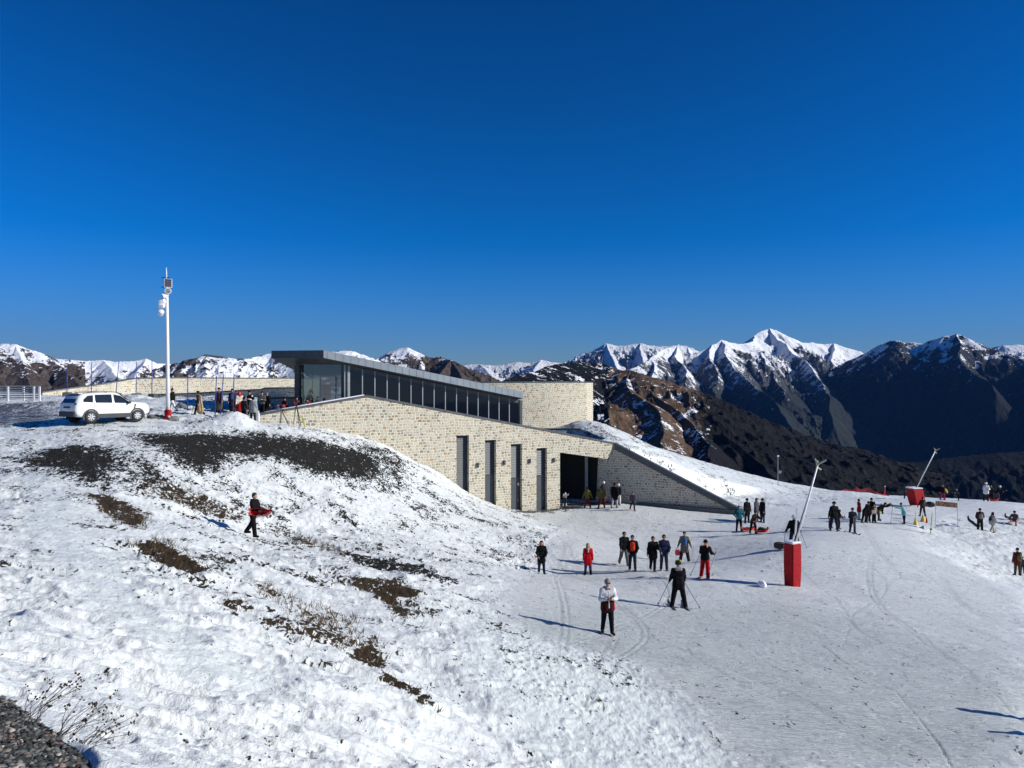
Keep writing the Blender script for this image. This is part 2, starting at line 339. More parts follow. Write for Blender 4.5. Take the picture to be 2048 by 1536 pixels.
def terrain():
    rr = [0.6]
    while rr[-1] < 46: rr.append(rr[-1]*1.0042+0.0002)
    while rr[-1] < 120: rr.append(rr[-1]*1.0035)
    while rr[-1] < 420: rr.append(rr[-1]*1.03)
    rr = np.array(rr)
    fine = np.arange(R(-38), R(38), 0.0016); cs = np.linspace(R(38), R(180), 60)
    an = np.concatenate([-cs[::-1], fine, cs]); an = np.unique(an)
    RR, AA = np.meshgrid(rr, an, indexing='ij'); x = RR*np.sin(AA); y = RR*np.cos(AA)
    z = base_z(x, y)
    near = (RR < 125)
    piste = one(PISTE, x, y, 1.0); churn = one(CHURN, x, y, 0.8); ice_shade = one(ICE, x, y, 0.7)*0.75
    soil = field(SOIL, x, y); grass = field(GRASS, x, y); slush = field(SLUSH, x, y); grav = one(GRAVEL, x, y, 0.08)
    track = np.clip(1-np.abs(poly_line(wpoly(TRACK), x, y))/0.03, 0, 1)
    # windblown / trampled relief
    wx = x + 0.25*vnoise(x*1.3, y*1.3, 5); wy = y + 0.25*vnoise(x*1.3+9, y*1.3, 6)
    big = fbm(x*0.35, y*0.35, 11, 3)-0.5
    mid = fbm(wx*1.1, wy*1.6, 12, 4)-0.5
    rib = ridged(wx*1.7, wy*2.6, 13, 3)
    pits = worley_pits(wx*1.5, wy*2.5, 3, 0.33, .8) + 0.6*worley_pits(wx*2.7+4, wy*3.7, 9, 0.3, .8)
    drift = ridged(wx*.7+.3*wy, wy*2.3, 14, 4)
    fine_ = fbm(x*9, y*9, 21, 3)-0.5
    rough = (1-piste)*(1-0.9*ice_shade)
    slope_r = rough*(1-grav)*(0.35*big + 0.11*mid + 0.02*rib + 0.17*(drift-.4) - 0.05*pits + 0.018*fine_)
    pst = piste*(0.14*big + 0.03*mid + 0.018*fine_ - 0.022*worley_pits(x*1.6+0.5*y, y*1.1, 31, 0.28, 0.5))
    # groomed piste: shallow ski scrapes running down the run
    s_, c_ = math.sin(R(33)), math.cos(R(33)); a_ = x*c_ - y*s_; b_ = x*s_ + y*c_
    pst += piste*0.012*(ridged(a_*0.9, b_*5.5, 41, 3)-0.4)
    ch = churn*(0.05*(fbm(wx*5.5, wy*5.5, 51, 4, .65)-.5) + 0.05*fine_ + 0.05*(ridged(wx*2.1, wy*4.1, 53, 3)-.4) - 0.02*worley_pits(wx*1.4, wy*2.4, 52, 0.36, .5))*(.4+1.1*vnoise(x*.7, y*.7, 89))
    icz = ice_shade*0.02*ridged(x*6, y*1.2, 61, 2)
    amp_ = .45+.9*vnoise(x*.23+3, y*.2, 88); slope_r = slope_r*amp_*(1-.85*churn)
    far_f = 1-sstep(RR, 60, 110)*0.5
    z = z + (slope_r + pst + ch + icz)*near*far_f - 0.035*track + soil*0.05*(fine_*2)*near - slush*0.03
    z = np.where(slush > .5, z-slope_r*0.7, z)
    melt = fbm(x*0.7+2, y*1.1, 71, 4)
    # ski and sled ruts curving down the run and across the icy chute
    rnd = np.random.RandomState(77); ruts = np.zeros(x.shape); mk = (RR < 70) & (x > -15) & (y > 8) & ((piste > .3) | (ice_shade > .3)); xm = x[mk]; ym = y[mk]; rm = np.zeros(xm.shape)
    for i in range(46):
        a0 = rnd.uniform(-4, 30); sl = rnd.uniform(-.55, .45); am = rnd.uniform(.2, 1.6); ph = rnd.uniform(0, 6.3); wl = rnd.uniform(5, 14); yc = rnd.uniform(12, 55); ln = rnd.uniform(4, 14)
        for off in ((0, .22) if i % 2 else (0,)):
            f_ = a0+sl*(ym-30)+am*np.sin(ym/wl*2+ph)+off; rm = np.maximum(rm, np.clip(1.3-np.abs(xm-f_)/(.03+ym*.0012), 0, 1)*np.exp(-((ym-yc)/ln)**4))
    ruts[mk] = rm*(.6+.4*vnoise(xm*1.5, ym*1.5, 5)); z = z-.022*ruts
    V = np.stack([x, y, z], -1).reshape(-1, 3); Q = grid_quads(len(rr), len(an))
    # keep the ring closed over the last seam, add a centre fan
    me = np_mesh('snow_ground', V, Q)
    add_attr(me, 'soil', soil); add_attr(me, 'grass', grass); add_attr(me, 'slush', slush); add_attr(me, 'gravel', grav)
    add_attr(me, 'piste', piste); add_attr(me, 'ruts', ruts); add_attr(me, 'speck', np.clip((rough*((x < 12)+.75*(y > 60))*(1-sstep(RR, 88, 95))*sstep(RR, 15, 22)*sstep(melt, .40, .72)+ 0.55*np.exp(-((x-11.5)/5)**2-((y-75)/4)**2)*(y>66)), 0, 1)); add_attr(me, 'ice_shade', np.maximum(np.maximum(ice_shade, one(ICEP, x, y, 1.3)*(.55+.6*fbm(x*.25, y*.5, 97, 3))), .95*churn))  # grey mask covers ice, and also paints the churned rubble's shadowy look
    return me
def poly_line(pl, x, y):
    d = np.full(x.shape, 1e9)
    for i in range(len(pl)-1):
        a = pl[i]; e = pl[i+1]-a; h = np.clip(((x-a[0])*e[0]+(y-a[1])*e[1])/(e**2).sum(), 0, 1)
        d = np.minimum(d, (x-a[0]-h*e[0])**2+(y-a[1]-h*e[1])**2)
    return np.sqrt(d)

m = mat('snow_ground', (0.8, 0.83, 0.86)); g = G(m); o = g.obj(); b = g.b
n1 = g.noise(g.mapping(o, (1.7, .95, 1), (0, 0, R(12))), 1.5, 8, 0.64); n2 = g.noise(g.mapping(o, (1.5, .9, 1), (0, 0, R(12))), 7.0, 6, 0.65); n3 = g.noise(o, 40.0, 4, 0.6)
nn = g.math('ADD', g.math('MULTIPLY', g.math('SUBTRACT', n1, .5), 1.9), g.math('MULTIPLY', g.math('SUBTRACT', n2, .5), 2.6))
soil = g.ramp(g.math('ADD', g.attr('soil'), nn), .485, .515)
grass = g.ramp(g.math('ADD', g.attr('grass'), g.math('MULTIPLY', nn, 1.0)), .485, .515)
speck = g.ramp(g.math('ADD', g.math('MULTIPLY', g.attr('speck'), .40), g.math('MULTIPLY', nn, 1.0)), .47, .53)
slush = g.ramp(g.math('ADD', g.attr('slush'), g.math('MULTIPLY', nn, .8)), .35, .75)
snow_c = g.mix(g.attr('piste'), (0.77, 0.80, 0.78), (0.95, 0.975, 0.95)); snow_c = g.mix(g.attr('ice_shade'), snow_c, (0.77, 0.82, 0.785))
snow_c = g.mix(g.ramp(g.noise(o, 0.5, 5, .6), .3, .7), snow_c, g.mix(0.12, snow_c, (0.55, 0.60, 0.66)))
soil_c = g.mix(g.ramp(n3, .35, .65), (0.006, 0.006, 0.005), (0.032, 0.029, 0.024))
grass_c = g.mix(g.ramp(n2, .35, .65), (0.020, 0.013, 0.007), (0.095, 0.062, 0.027))
grav_c = (0.05, 0.052, 0.05)
c = g.mix(slush, snow_c, g.mix(n2, (0.05, 0.05, 0.052), (0.16, 0.17, 0.18)))
c = g.mix(speck, c, g.mix(n3, (0.03, 0.025, 0.018), (0.09, 0.07, 0.045)))
c = g.mix(grass, c, grass_c); c = g.mix(soil, c, soil_c); c = g.mix(g.ramp(g.attr('gravel'), .45, .55), c, grav_c)
g.l(c, b.inputs['Base Color'])
bare = g.math('MAXIMUM', g.math('MAXIMUM', soil, grass), speck)
g.l(g.math('ADD', 0.45, g.math('MULTIPLY', bare, .5)), b.inputs['Roughness'])
b.inputs['Specular IOR Level'].default_value = 0.35
hgt = g.math('ADD', g.math('MULTIPLY', n2, .6), g.math('MULTIPLY', n3, .25)); hgt = g.math('ADD', hgt, g.math('MULTIPLY', n1, 1.0))
pm = g.math('SUBTRACT', 1.0, g.math('MULTIPLY', g.attr('piste'), .45))
bp = g.n('Bump', Strength=1.0, Distance=0.055); g.l(g.math('MULTIPLY', hgt, pm), bp.inputs['Height'])
bp2 = g.n('Bump', Strength=1.0, Distance=0.16)
st = g.noise(g.mapping(o, (1.0, 7.0, 1), (0, 0, R(33))), 2.2, 6, .7, 0.6); g.l(g.math('MULTIPLY', st, g.attr('piste')), bp2.inputs['Height']); g.l(bp.outputs[0], bp2.inputs['Normal'])
sc1 = g.ramp(g.noise(g.mapping(o, (1.0, 16.0, 1), (0, 0, R(38))), 1.1, 3, .5, 1.2), .57, .62); sc2 = g.ramp(g.noise(g.mapping(o, (1.0, 14.0, 1), (0, 0, R(70))), .9, 3, .5, 1.5), .58, .63)
scr = g.math('MULTIPLY', g.math('MAXIMUM', sc1, sc2), g.attr('piste')); c = g.mix(g.math('MULTIPLY', g.math('MAXIMUM', scr, g.attr('ruts')), .40), c, (.35, .39, .42)); g.l(c, b.inputs['Base Color'])
bp3 = g.n('Bump', Strength=1.0, Distance=0.06); g.l(g.math('MULTIPLY', g.math('ADD', n2, n3), bare), bp3.inputs['Height']); g.l(bp2.outputs[0], bp3.inputs['Normal'])
g.l(bp3.outputs[0], b.inputs['Normal'])
tag(link('snow_ground', terrain(), m), kind='structure')
# ================================================================ FAR MOUNTAINS
def mtn_mat(name, rock, veg, snow=(0.86, 0.88, 0.92), ns=0.02, bump=12.0):
    m = mat(name, rock); g = G(m); o = g.obj(); b = g.b
    a1 = g.noise(o, ns, 8, .65); a2 = g.noise(o, ns*5, 6, .65); a3 = g.noise(g.mapping(o, (1, 1, .35)), ns*2.2, 8, .7)
    nn = g.math('ADD', g.math('MULTIPLY', g.math('SUBTRACT', a1, .5), 2.3), g.math('MULTIPLY', g.math('SUBTRACT', a2, .5), 1.5))
    rk = g.mix(g.ramp(a3, .35, .65), tuple(c*.55 for c in rock), tuple(c*1.45 for c in rock))
    vg = g.mix(g.ramp(a2, .35, .65), tuple(c*.5 for c in veg), tuple(c*1.6 for c in veg))
    c = g.mix(g.ramp(g.math('ADD', g.attr('veg'), nn), .4, .6), rk, vg)
    sn = g.ramp(g.math('ADD', g.attr('snow'), nn), .46, .56)
    c = g.mix(sn, c, snow); g.l(c, b.inputs['Base Color']); b.inputs['Roughness'].default_value = .85; b.inputs['Specular IOR Level'].default_value = .1
    bp = g.n('Bump', Strength=1.0, Distance=bump); g.l(g.math('ADD', a1, g.math('MULTIPLY', a2, .5)), bp.inputs['Height']); g.l(bp.outputs[0], b.inputs['Normal'])
    return m
def mountain(name, ridges, pxr, yr, nx, ny, m, amp, lam, snowf, vegf, warp=0.0, seed=1, floor=-950.0, crest=0.1, curve=0.0, nzk=1.1, fnk=.75):
    """ridges: (slope, [(px,py,Y)...]); amp/lam: height and spacing of the ribs that run down the flanks"""
    sx = (np.linspace(pxr[0], pxr[1], nx)-1024)/F; yy = np.linspace(yr[0], yr[1], ny)
    Yg, Sg = np.meshgrid(yy, sx, indexing='ij'); X = Sg*Yg
    wx = X + warp*(fbm(X/lam/2.5, Yg/lam/2.5, seed+90, 4)-.5)*2; wy = Yg + warp*(fbm(X/lam/2.5+7, Yg/lam/2.5+3, seed+95, 4)-.5)*2
    best = np.full(X.shape, -1e9); sN = np.zeros(X.shape); dN = np.zeros(X.shape); off = 0.0
    for sl, pts in ridges:
        P = [np.array(W(*p)) for p in pts]; run = off
        for i in range(len(P)-1):
            a, bb = P[i], P[i+1]; e = bb[:2]-a[:2]; L = max(np.linalg.norm(e), 1e-6)
            h = np.clip(((wx-a[0])*e[0]+(wy-a[1])*e[1])/L/L, 0, 1)
            d = np.sqrt((wx-a[0]-h*e[0])**2+(wy-a[1]-h*e[1])**2)
            side = np.sign((wx-a[0])*e[1]-(wy-a[1])*e[0])
            z = a[2]+(bb[2]-a[2])*h - sl*d + curve*d*np.exp(-d/(lam*3))
            u = z > best; best = np.where(u, z, best); sN = np.where(u, run+h*L+side*531.0, sN); dN = np.where(u, d, dN); run += L
        off += 7777.0
    k = np.clip(dN/(lam*1.2), crest, 1)
    rib = .62*ridged(sN/lam/1.5, dN/(lam*3.6), seed, 3)+.38*ridged(sN/lam*1.9, dN/(lam*1.5), seed+5, 4)
    nz = fbm(X/lam*1.3, Yg/lam*1.3, seed+20, 5)-.5; fn = ridged(X/lam*3.5, Yg/lam*3.5, seed+30, 4)-.4
    Z = best + amp*k*((rib-.45)*1.0 + nz*nzk + fn*fnk)
    Z = np.maximum(Z, floor + 20*nz)
    gy, gx = np.gradient(Z); dY = (yr[1]-yr[0])/(ny-1); dX = np.maximum(np.gradient(X, axis=1), .1)
    slope = np.hypot(gx/dX, gy/dY)
    gully = (.45-rib)*.7+(.38-fn)*.6
    sn = snowf(X, Yg, Z, slope, gully, nz, dN); vg = vegf(X, Yg, Z, slope, gully, nz, dN)
    me = np_mesh(name, np.stack([X, Yg, Z], -1).reshape(-1, 3), grid_quads(ny, nx))
    add_attr(me, 'snow', sn); add_attr(me, 'veg', vg)
    return tag(link(name, me, m), kind='structure')
mA = mtn_mat('brown_hillside', (0.075, 0.065, 0.060), (0.060, 0.046, 0.038), ns=.03, bump=5)
mF = mtn_mat('russet_hillside', (0.105, 0.068, 0.042), (0.008, 0.008, 0.008), ns=.03, bump=6)
mG = mtn_mat('grey_rock', (0.075, 0.08, 0.088), (0.022, 0.027, 0.026), ns=.022, bump=20)
mH = mtn_mat('dark_forest_rock', (0.04, 0.043, 0.048), (0.005, 0.007, 0.008), ns=.014, bump=20)  # forest colour taken near black, so it carries slope shade as well
mS = mtn_mat('snowfield', (0.10, 0.10, 0.11), (0.10, 0.10, 0.11), ns=.012, bump=60)
one_ = lambda *a: np.zeros(a[0].shape)
def px_of(X, Y): return X/Y*F+1024
# far left range
mountain('mountain_range', [(.50, [(-500,720,2700),(-200,705,2600),(-60,696,2550),(0,687,2500),(27,688,2500),(50,696,2500),(75,703,2500),(100,716,2500),(130,719,2520),(165,722,2540),(200,719,2560),(222,723,2560),(262,722,2580),(285,717,2600),(305,727,2620),(345,727,2700),(420,735,2800)]),
  (.62, [(27,688,2500),(50,735,2350),(60,800,2150)]),(.62, [(100,716,2500),(140,755,2350),(175,800,2180)]),(.6, [(200,719,2560),(235,760,2350),(250,800,2250)]),(.6, [(285,717,2600),(262,760,2400),(240,800,2280)]),(.6,[(-60,696,2550),(-40,760,2300)])],
  (-560, 460), (1900, 2900), 700, 260, mA, 26, 110, lambda X,Y,Z,s,g,n,d: .20+(Z-55+ 75*(px_of(X,Y) > 170))/70*.5+g*.9-np.maximum(s-.5,0)*.35, lambda X,Y,Z,s,g,n,d: .7+0*Z, warp=22, seed=3, floor=-200)
# snowy basin behind the terrace
mountain('snowy_hill', [(.42, [(300,790,1750),(335,762,1800),(357,742,1850),(376,727,1900),(400,714,1900),(415,708,1900),(430,711,1900),(450,713,1920),(475,717,1950),(500,718,2000),(520,712,2050),(545,706,2080),(575,701,2100),(620,703,2100),(660,704,2100),(690,700,2100),(703,701,2100),(718,707,2100),(728,715,2100),(765,740,2050),(820,775,1900)]),
  (.6, [(415,708,1900),(405,740,1780),(385,790,1650)]),(.55, [(545,706,2080),(600,745,1900),(640,790,1750)])],
  (250, 860), (1450, 2350), 520, 260, mA, 20, 70, lambda X,Y,Z,s,g,n,d: .50+g*1.1-np.clip(1-d/14,0,1)*.45-(px_of(X,Y) < 392)*.38, lambda X,Y,Z,s,g,n,d: .4+0*Z, warp=14, seed=7, floor=-200)  # snow thinned on the left flank to paint in its shade
mountain('rounded_hill', [(.5, [(690,745,2500),(740,722,2600),(760,712,2600),(780,703,2600),(800,697,2600),(817,695,2600),(832,702,2600),(846,714,2580),(866,716,2560),(877,712,2550),(888,719,2520),(905,719,2450),(920,726,2420),(937,739,2400),(952,753,2400),(980,775,2300)]),
  (.6, [(832,702,2600),(845,735,2450),(850,790,2300)]),(.6, [(905,719,2450),(878,742,2330),(850,780,2200)]),(.6,[(905,719,2450),(925,760,2250)])],
  (640, 1040), (2000, 2900), 380, 240, mA, 18, 90, lambda X,Y,Z,s,g,n,d: .08+(Z-70)/100+g*.9+np.where(px_of(X,Y) < 850, .12, -.25), lambda X,Y,Z,s,g,n,d: .6+0*Z, warp=20, seed=9, floor=-250)
mountain('snow_ridge', [(.45, [(860,770,6500),(900,742,6800),(935,729,7000),(960,728,7000),(985,731,7000),(1010,729,7000),(1035,724,7000),(1060,726,7000),(1083,719,7000),(1105,724,7000),(1140,727,7000),(1190,735,7000),(1260,760,7000)]),
  (.5, [(960,728,7000),(985,750,6400),(1000,775,5800)]),(.5, [(1083,719,7000),(1060,750,6300),(1050,775,5900)])],
  (820, 1300), (5400, 7600), 460, 220, mS, 60, 200, lambda X,Y,Z,s,g,n,d: 1.0-np.maximum(s-.75,0)*1.3+g*.3, one_, warp=40, seed=13)
mountain('distant_peak', [(.55, [(1060,745,11000),(1120,729,11000),(1145,720,11000),(1165,708,11000),(1185,705,11000),(1200,694,11000),(1215,687,11000),(1235,691,11000),(1255,690,11000),(1280,686,11000),(1300,691,11000),(1325,693,11000),(1345,690,11000),(1370,692,11000),(1400,702,11000),(1460,720,11000)]),
  (.8, [(1215,687,11000),(1235,730,10100),(1250,765,9300)]),(.8, [(1280,686,11000),(1290,730,10100),(1300,765,9300)]),(.8, [(1165,708,11000),(1180,745,10200)])],
  (1040, 1500), (8800, 11900), 460, 240, mS, 190, 330, lambda X,Y,Z,s,g,n,d: .86-np.maximum(s-.8,0)*.6+g*.7, one_, warp=70, seed=17)
mountain('distant_ridge', [(.5, [(1900,760,12000),(1960,715,12000),(1990,698,12000),(2010,690,12000),(2050,689,12000),(2100,695,12000),(2300,705,12000),(2500,715,12000)])],
  (1880, 2500), (10000, 12800), 340, 150, mS, 170, 330, lambda X,Y,Z,s,g,n,d: .92-np.maximum(s-.8,0)*.7+g*.3, one_, warp=60, seed=19)
# russet spur right of the building
def _fs(X,Y,Z,s,g,n,d):
    p = px_of(X,Y); return .10+g*.55+np.clip((1230-p)/60,0,1)*.02+np.clip(1-d/30,0,1)*.03+ (Z > 10)*.04 - np.clip((p-1400)/60,0,1)*.5
mountain('russet_spur', [(.36, [(900,800,1500),(980,772,1600),(1050,749,1750),(1090,735,1900),(1125,727,2000),(1165,724,2100),(1200,728,2100),(1218,735,2050),(1236,742,2000),(1262,742,1950),(1290,748,1900),(1315,766,1850),(1350,788,1800),(1390,813,1760),(1430,840,1740),(1500,847,1800),(1570,851,1850),(1600,868,1800),(1650,902,1750),(1720,960,1700),(1800,1040,1700)]),
  (.62, [(1218,735,2050),(1180,774,1750),(1130,835,1450),(1100,880,1250)]),(.62, [(1262,742,1950),(1285,800,1650),(1300,860,1450),(1310,930,1250)]),(.62, [(1315,766,1850),(1350,830,1600),(1400,890,1400),(1440,950,1200)]),
  (.55, [(1390,813,1760),(1450,870,1550),(1530,930,1400),(1600,1000,1200)]),(.5, [(1570,851,1850),(1600,920,1600),(1680,1000,1400)])],
  (860, 1900), (1000, 2350), 900, 420, mF, 40, 120, _fs, lambda X,Y,Z,s,g,n,d: .15+np.clip((px_of(X,Y)-1370)/90,0,1)*1.2+np.clip((1222-px_of(X,Y))/12,0,1)*.9+g*.5, warp=45, seed=23, nzk=.4, fnk=.35)  # dark cover left of the crest paints in that flank's shade
def _gs(X,Y,Z,s,g,n,d):
    return .10+(Z-60)/330*.68+g*.9-np.maximum(s-1.1,0)*.3+np.clip(1-d/80,0,1)*.10*(Z > 50)
mountain('rocky_massif', [(.75, [(1130,800,5000),(1190,768,5200),(1240,740,5500),(1290,716,5800),(1330,697,6200),(1350,690,6300),(1368,694,6300),(1385,708,6200),(1400,706,6200),(1425,688,6300),(1445,678,6400),(1465,684,6500),(1490,686,6700),(1503,684,6900),(1520,672,7300),(1535,660,7400),(1547,655,7500),(1562,661,7500),(1580,674,7500),(1600,684,7600),(1620,684,7700),(1640,688,7800),(1665,687,7800),(1700,697,7800),(1735,709,7800),(1800,750,7800)]),
  (1.05, [(1350,690,6300),(1372,760,5500),(1400,830,4900),(1430,890,4400)]),(1.0, [(1445,678,6400),(1470,740,5700),(1540,800,5100),(1590,870,4600)]),(1.0, [(1425,688,6300),(1432,780,5400),(1450,850,4800),(1460,900,4400)]),
  (.9, [(1547,655,7500),(1600,720,6700),(1640,765,6100),(1660,850,5300)]),(.9, [(1503,684,6900),(1540,740,6200),(1570,790,5600)]),(.9, [(1665,687,7800),(1670,740,7000),(1690,800,6300)]),(.9,[(1290,716,5800),(1310,780,5200),(1330,850,4600)])],
  (1080, 1860), (3900, 8400), 860, 480, mG, 150, 330, _gs, lambda X,Y,Z,s,g,n,d: .5-(Z+20)/260, warp=130, seed=29)
def _hs(X,Y,Z,s,g,n,d):
    return -.16+(Z-120)/260*.46+g*1.0
mountain('forested_mountain', [(.80, [(1560,870,7000),(1600,800,6900),(1640,756,6800),(1680,730,6700),(1733,707,6500),(1762,691,6400),(1785,683,6350),(1802,682,6300),(1818,686,6280),(1835,684,6250),(1850,688,6200),(1872,679,6150),(1892,672,6100),(1913,667,6050),(1928,673,6000),(1948,684,5950),(1968,695,5900),(1990,701,5800),(2020,711,5700),(2060,722,5600),(2200,760,5200),(2400,820,5000)]),
  (1.0, [(1913,667,6050),(1945,740,5500),(1965,790,5100)]),(1.0, [(2060,722,5600),(2090,790,5000),(2120,860,4500)])],
  (1520, 2400), (3300, 7200), 900, 420, mH, 75, 300, _hs, lambda X,Y,Z,s,g,n,d: .62-(Z-100)/500, warp=170, seed=37)
mountain('wooded_ridge', [(.5, [(1480,960,2300),(1560,880,2600),(1600,868,2700),(1630,872,2700),(1660,890,2700),(1700,912,2700),(1760,925,2700),(1850,925,2700),(1920,915,2700),(1980,907,2700),(2060,900,2700),(2200,890,2600),(2500,880,2500)])],
  (1440, 2500), (1500, 3300), 620, 240, mH, 60, 120, lambda X,Y,Z,s,g,n,d: -.15+g*.3+np.clip(1-np.abs(px_of(X,Y)-1650)/70,0,1)*.45, lambda X,Y,Z,s,g,n,d: .95+0*Z, warp=40, seed=41, nzk=.4, fnk=.35)  # near-full dark forest cover also paints in the shadow over this ridge
# valley sheet out to the horizon
n_ = 120; gx = np.linspace(-30000, 30000, n_); gy = np.linspace(-20000, 40000, n_); Yg, Xg = np.meshgrid(gy, gx, indexing='ij')
Zv = -900 + 260*(fbm(Xg/2500, Yg/2500, 77, 4)-.5); rr_ = np.hypot(Xg, Yg-2000); Zv = np.where(rr_ < 600, -700, Zv)
mv = np_mesh('valley_terrain', np.stack([Xg, Yg, Zv], -1).reshape(-1, 3), grid_quads(n_, n_))
add_attr(mv, 'snow', np.zeros(n_*n_)); add_attr(mv, 'veg', np.ones(n_*n_))
tag(link('valley_terrain', mv, mH), kind='structure')

# thin blue mountain air round everything below the sky
hz = MB(); hz.box((3000, 4000, 200), (44000, 44000, 3200)); mh = bpy.data.materials.new('blue_air'); mh.use_nodes = True; t = mh.node_tree
for n in list(t.nodes):
    if n.type == 'BSDF_PRINCIPLED': t.nodes.remove(n)
pv = t.nodes.new('ShaderNodeVolumePrincipled'); pv.inputs['Density'].default_value = 1.1e-5; pv.inputs['Color'].default_value = (.10, .33, .95, 1)
t.links.new(pv.outputs[0], [n for n in t.nodes if n.type == 'OUTPUT_MATERIAL'][0].inputs['Volume'])
tag(link('haze', hz.mesh('haze'), mh), kind='stuff')
# ================================================================ LODGE
def uvmap(me):
    uv = me.uv_layers.new(name='UVMap'); vs = me.vertices
    for p in me.polygons:
        n = p.normal
        if abs(n.z) < 0.8:
            L = math.hypot(n.x, n.y) or 1; tx, ty = -n.y/L, n.x/L
            for li in p.loop_indices:
                c = vs[me.loops[li].vertex_index].co; uv.data[li].uv = (c.x*tx+c.y*ty, c.z)
        else:
            for li in p.loop_indices:
                c = vs[me.loops[li].vertex_index].co; uv.data[li].uv = (c.x, c.y)
ms = mat('coursed_stone', (0.4, 0.37, 0.3)); g = G(ms)
uv = g.n('UVMap').outputs[0]
cx = g.n('TexNoise', Scale=0.9, Detail=3); g.l(uv, cx.inputs['Vector'])
cx2 = g.n('TexNoise', Scale=5.0, Detail=2); g.l(uv, cx2.inputs['Vector'])
def vm_(op, a, b_):
    x = g.n('VectorMath', operation=op); g.l(a, x.inputs[0])
    if isinstance(b_, tuple): x.inputs[1].default_value = b_
    else: g.l(b_, x.inputs[1])
    return x.outputs[0]
w1 = vm_('MULTIPLY', vm_('SUBTRACT', cx.outputs['Color'], (.5, .5, .5)), (.5, .30, 0))
w2 = vm_('MULTIPLY', vm_('SUBTRACT', cx2.outputs['Color'], (.5, .5, .5)), (.10, .09, 0))
vec = vm_('ADD', vm_('ADD', uv, w1), w2)
bk = g.n('TexBrick'); g.l(vec, bk.inputs['Vector']); bk.offset = .43; bk.squash = .8; bk.squash_frequency = 3
bk.inputs['Color1'].default_value = (0, 0, 0, 1); bk.inputs['Color2'].default_value = (1, 1, 1, 1); bk.inputs['Mortar'].default_value = (.5, .5, .5, 1)
bk.inputs['Scale'].default_value = 1.0; bk.inputs['Mortar Size'].default_value = .032; bk.inputs['Mortar Smooth'].default_value = .5
bk.inputs['Brick Width'].default_value = .30; bk.inputs['Row Height'].default_value = .20
cr = g.n('ValToRGB'); e = cr.color_ramp.elements; e[0].position = 0; e[0].color = (.34, .29, .22, 1); e[1].position = 1; e[1].color = (.42, .24, .10, 1)
for pos, c_ in ((.08, (.22, .20, .16)), (.22, (.38, .35, .28)), (.4, (.54, .50, .39)), (.62, (.43, .40, .32)), (.8, (.60, .55, .42)), (.94, (.46, .39, .28)), (.97, (.42, .26, .12))):
    q = e.new(pos); q.color = (*c_, 1)
g.l(bk.outputs['Color'], cr.inputs['Fac'])
grain = g.noise(uv, 14, 4, .6); bc = g.mix(g.ramp(grain, .25, .75), g.mix(.22, cr.outputs[0], (.22, .20, .17)), cr.outputs[0])
g.l(g.mix(bk.outputs['Fac'], bc, g.mix(g.ramp(g.noise(uv, .5, 3), .35, .65), (.71, .66, .54), (.73, .665, .51))), g.b.inputs['Base Color'])
g.b.inputs['Roughness'].default_value = .9; g.b.inputs['Specular IOR Level'].default_value = .2
bp = g.n('Bump', Strength=.8, Distance=.04); inv = g.math('SUBTRACT', g.math('MULTIPLY', grain, .5), g.math('MULTIPLY', bk.outputs['Fac'], .6)); g.l(inv, bp.inputs['Height']); g.l(bp.outputs[0], g.b.inputs['Normal'])
m_zinc = mat('zinc_cladding', (0.20, 0.235, 0.26), rough=.5, metal=.25, noise=(1.2, .12))
m_cop = mat('dark_metal_coping', (0.075, 0.082, 0.088), rough=.5, metal=.2, noise=(2, .2))
m_frame = mat('anthracite_frame', (0.05, 0.056, 0.06), rough=.45, noise=(3, .15))
m_grey = mat('grey_post', (0.26, 0.29, 0.30), rough=.5, noise=(3, .1))
m_sof = mat('timber_soffit', (0.34, 0.20, 0.10), rough=.6, noise=(3, .25))
m_dark = mat('interior_shade', (0.02, 0.022, 0.025), rough=.8)  # near-black base colour puts the inside shade into the walls themselves
m_door = mat('grey_door', (0.06, 0.07, 0.076), rough=.45, noise=(1.5, .12))
mg = mat('tinted_glass', (0.02, 0.03, 0.035)); g = G(mg)
tr = g.n('BsdfTransparent'); tr.inputs[0].default_value = (.035, .06, .10, 1); gl = g.n('BsdfGlossy'); gl.inputs['Roughness'].default_value = .03; gl.inputs[0].default_value = (.8, .9, 1, 1)
fr = g.n('Fresnel', IOR=1.5); mx = g.n('MixShader'); g.l(g.math('ADD', fr.outputs[0], .05, True), mx.inputs[0]); g.l(tr.outputs[0], mx.inputs[1]); g.l(gl.outputs[0], mx.inputs[2])
g.l(mx.outputs[0], [n for n in g.t.nodes if n.type == 'OUTPUT_MATERIAL'][0].inputs[0])
mgl = mat('pale_glass', (0.05, 0.06, 0.06)); g = G(mgl)
tr = g.n('BsdfTransparent'); tr.inputs[0].default_value = (.28, .38, .38, 1); gl = g.n('BsdfGlossy'); gl.inputs['Roughness'].default_value = .04
mx = g.n('MixShader'); mx.inputs[0].default_value = .22; g.l(tr.outputs[0], mx.inputs[1]); g.l(gl.outputs[0], mx.inputs[2])
g.l(mx.outputs[0], [n for n in g.t.nodes if n.type == 'OUTPUT_MATERIAL'][0].inputs[0])
m_teal = mat('turquoise_glass', (0.16, 0.55, 0.60), rough=.1)

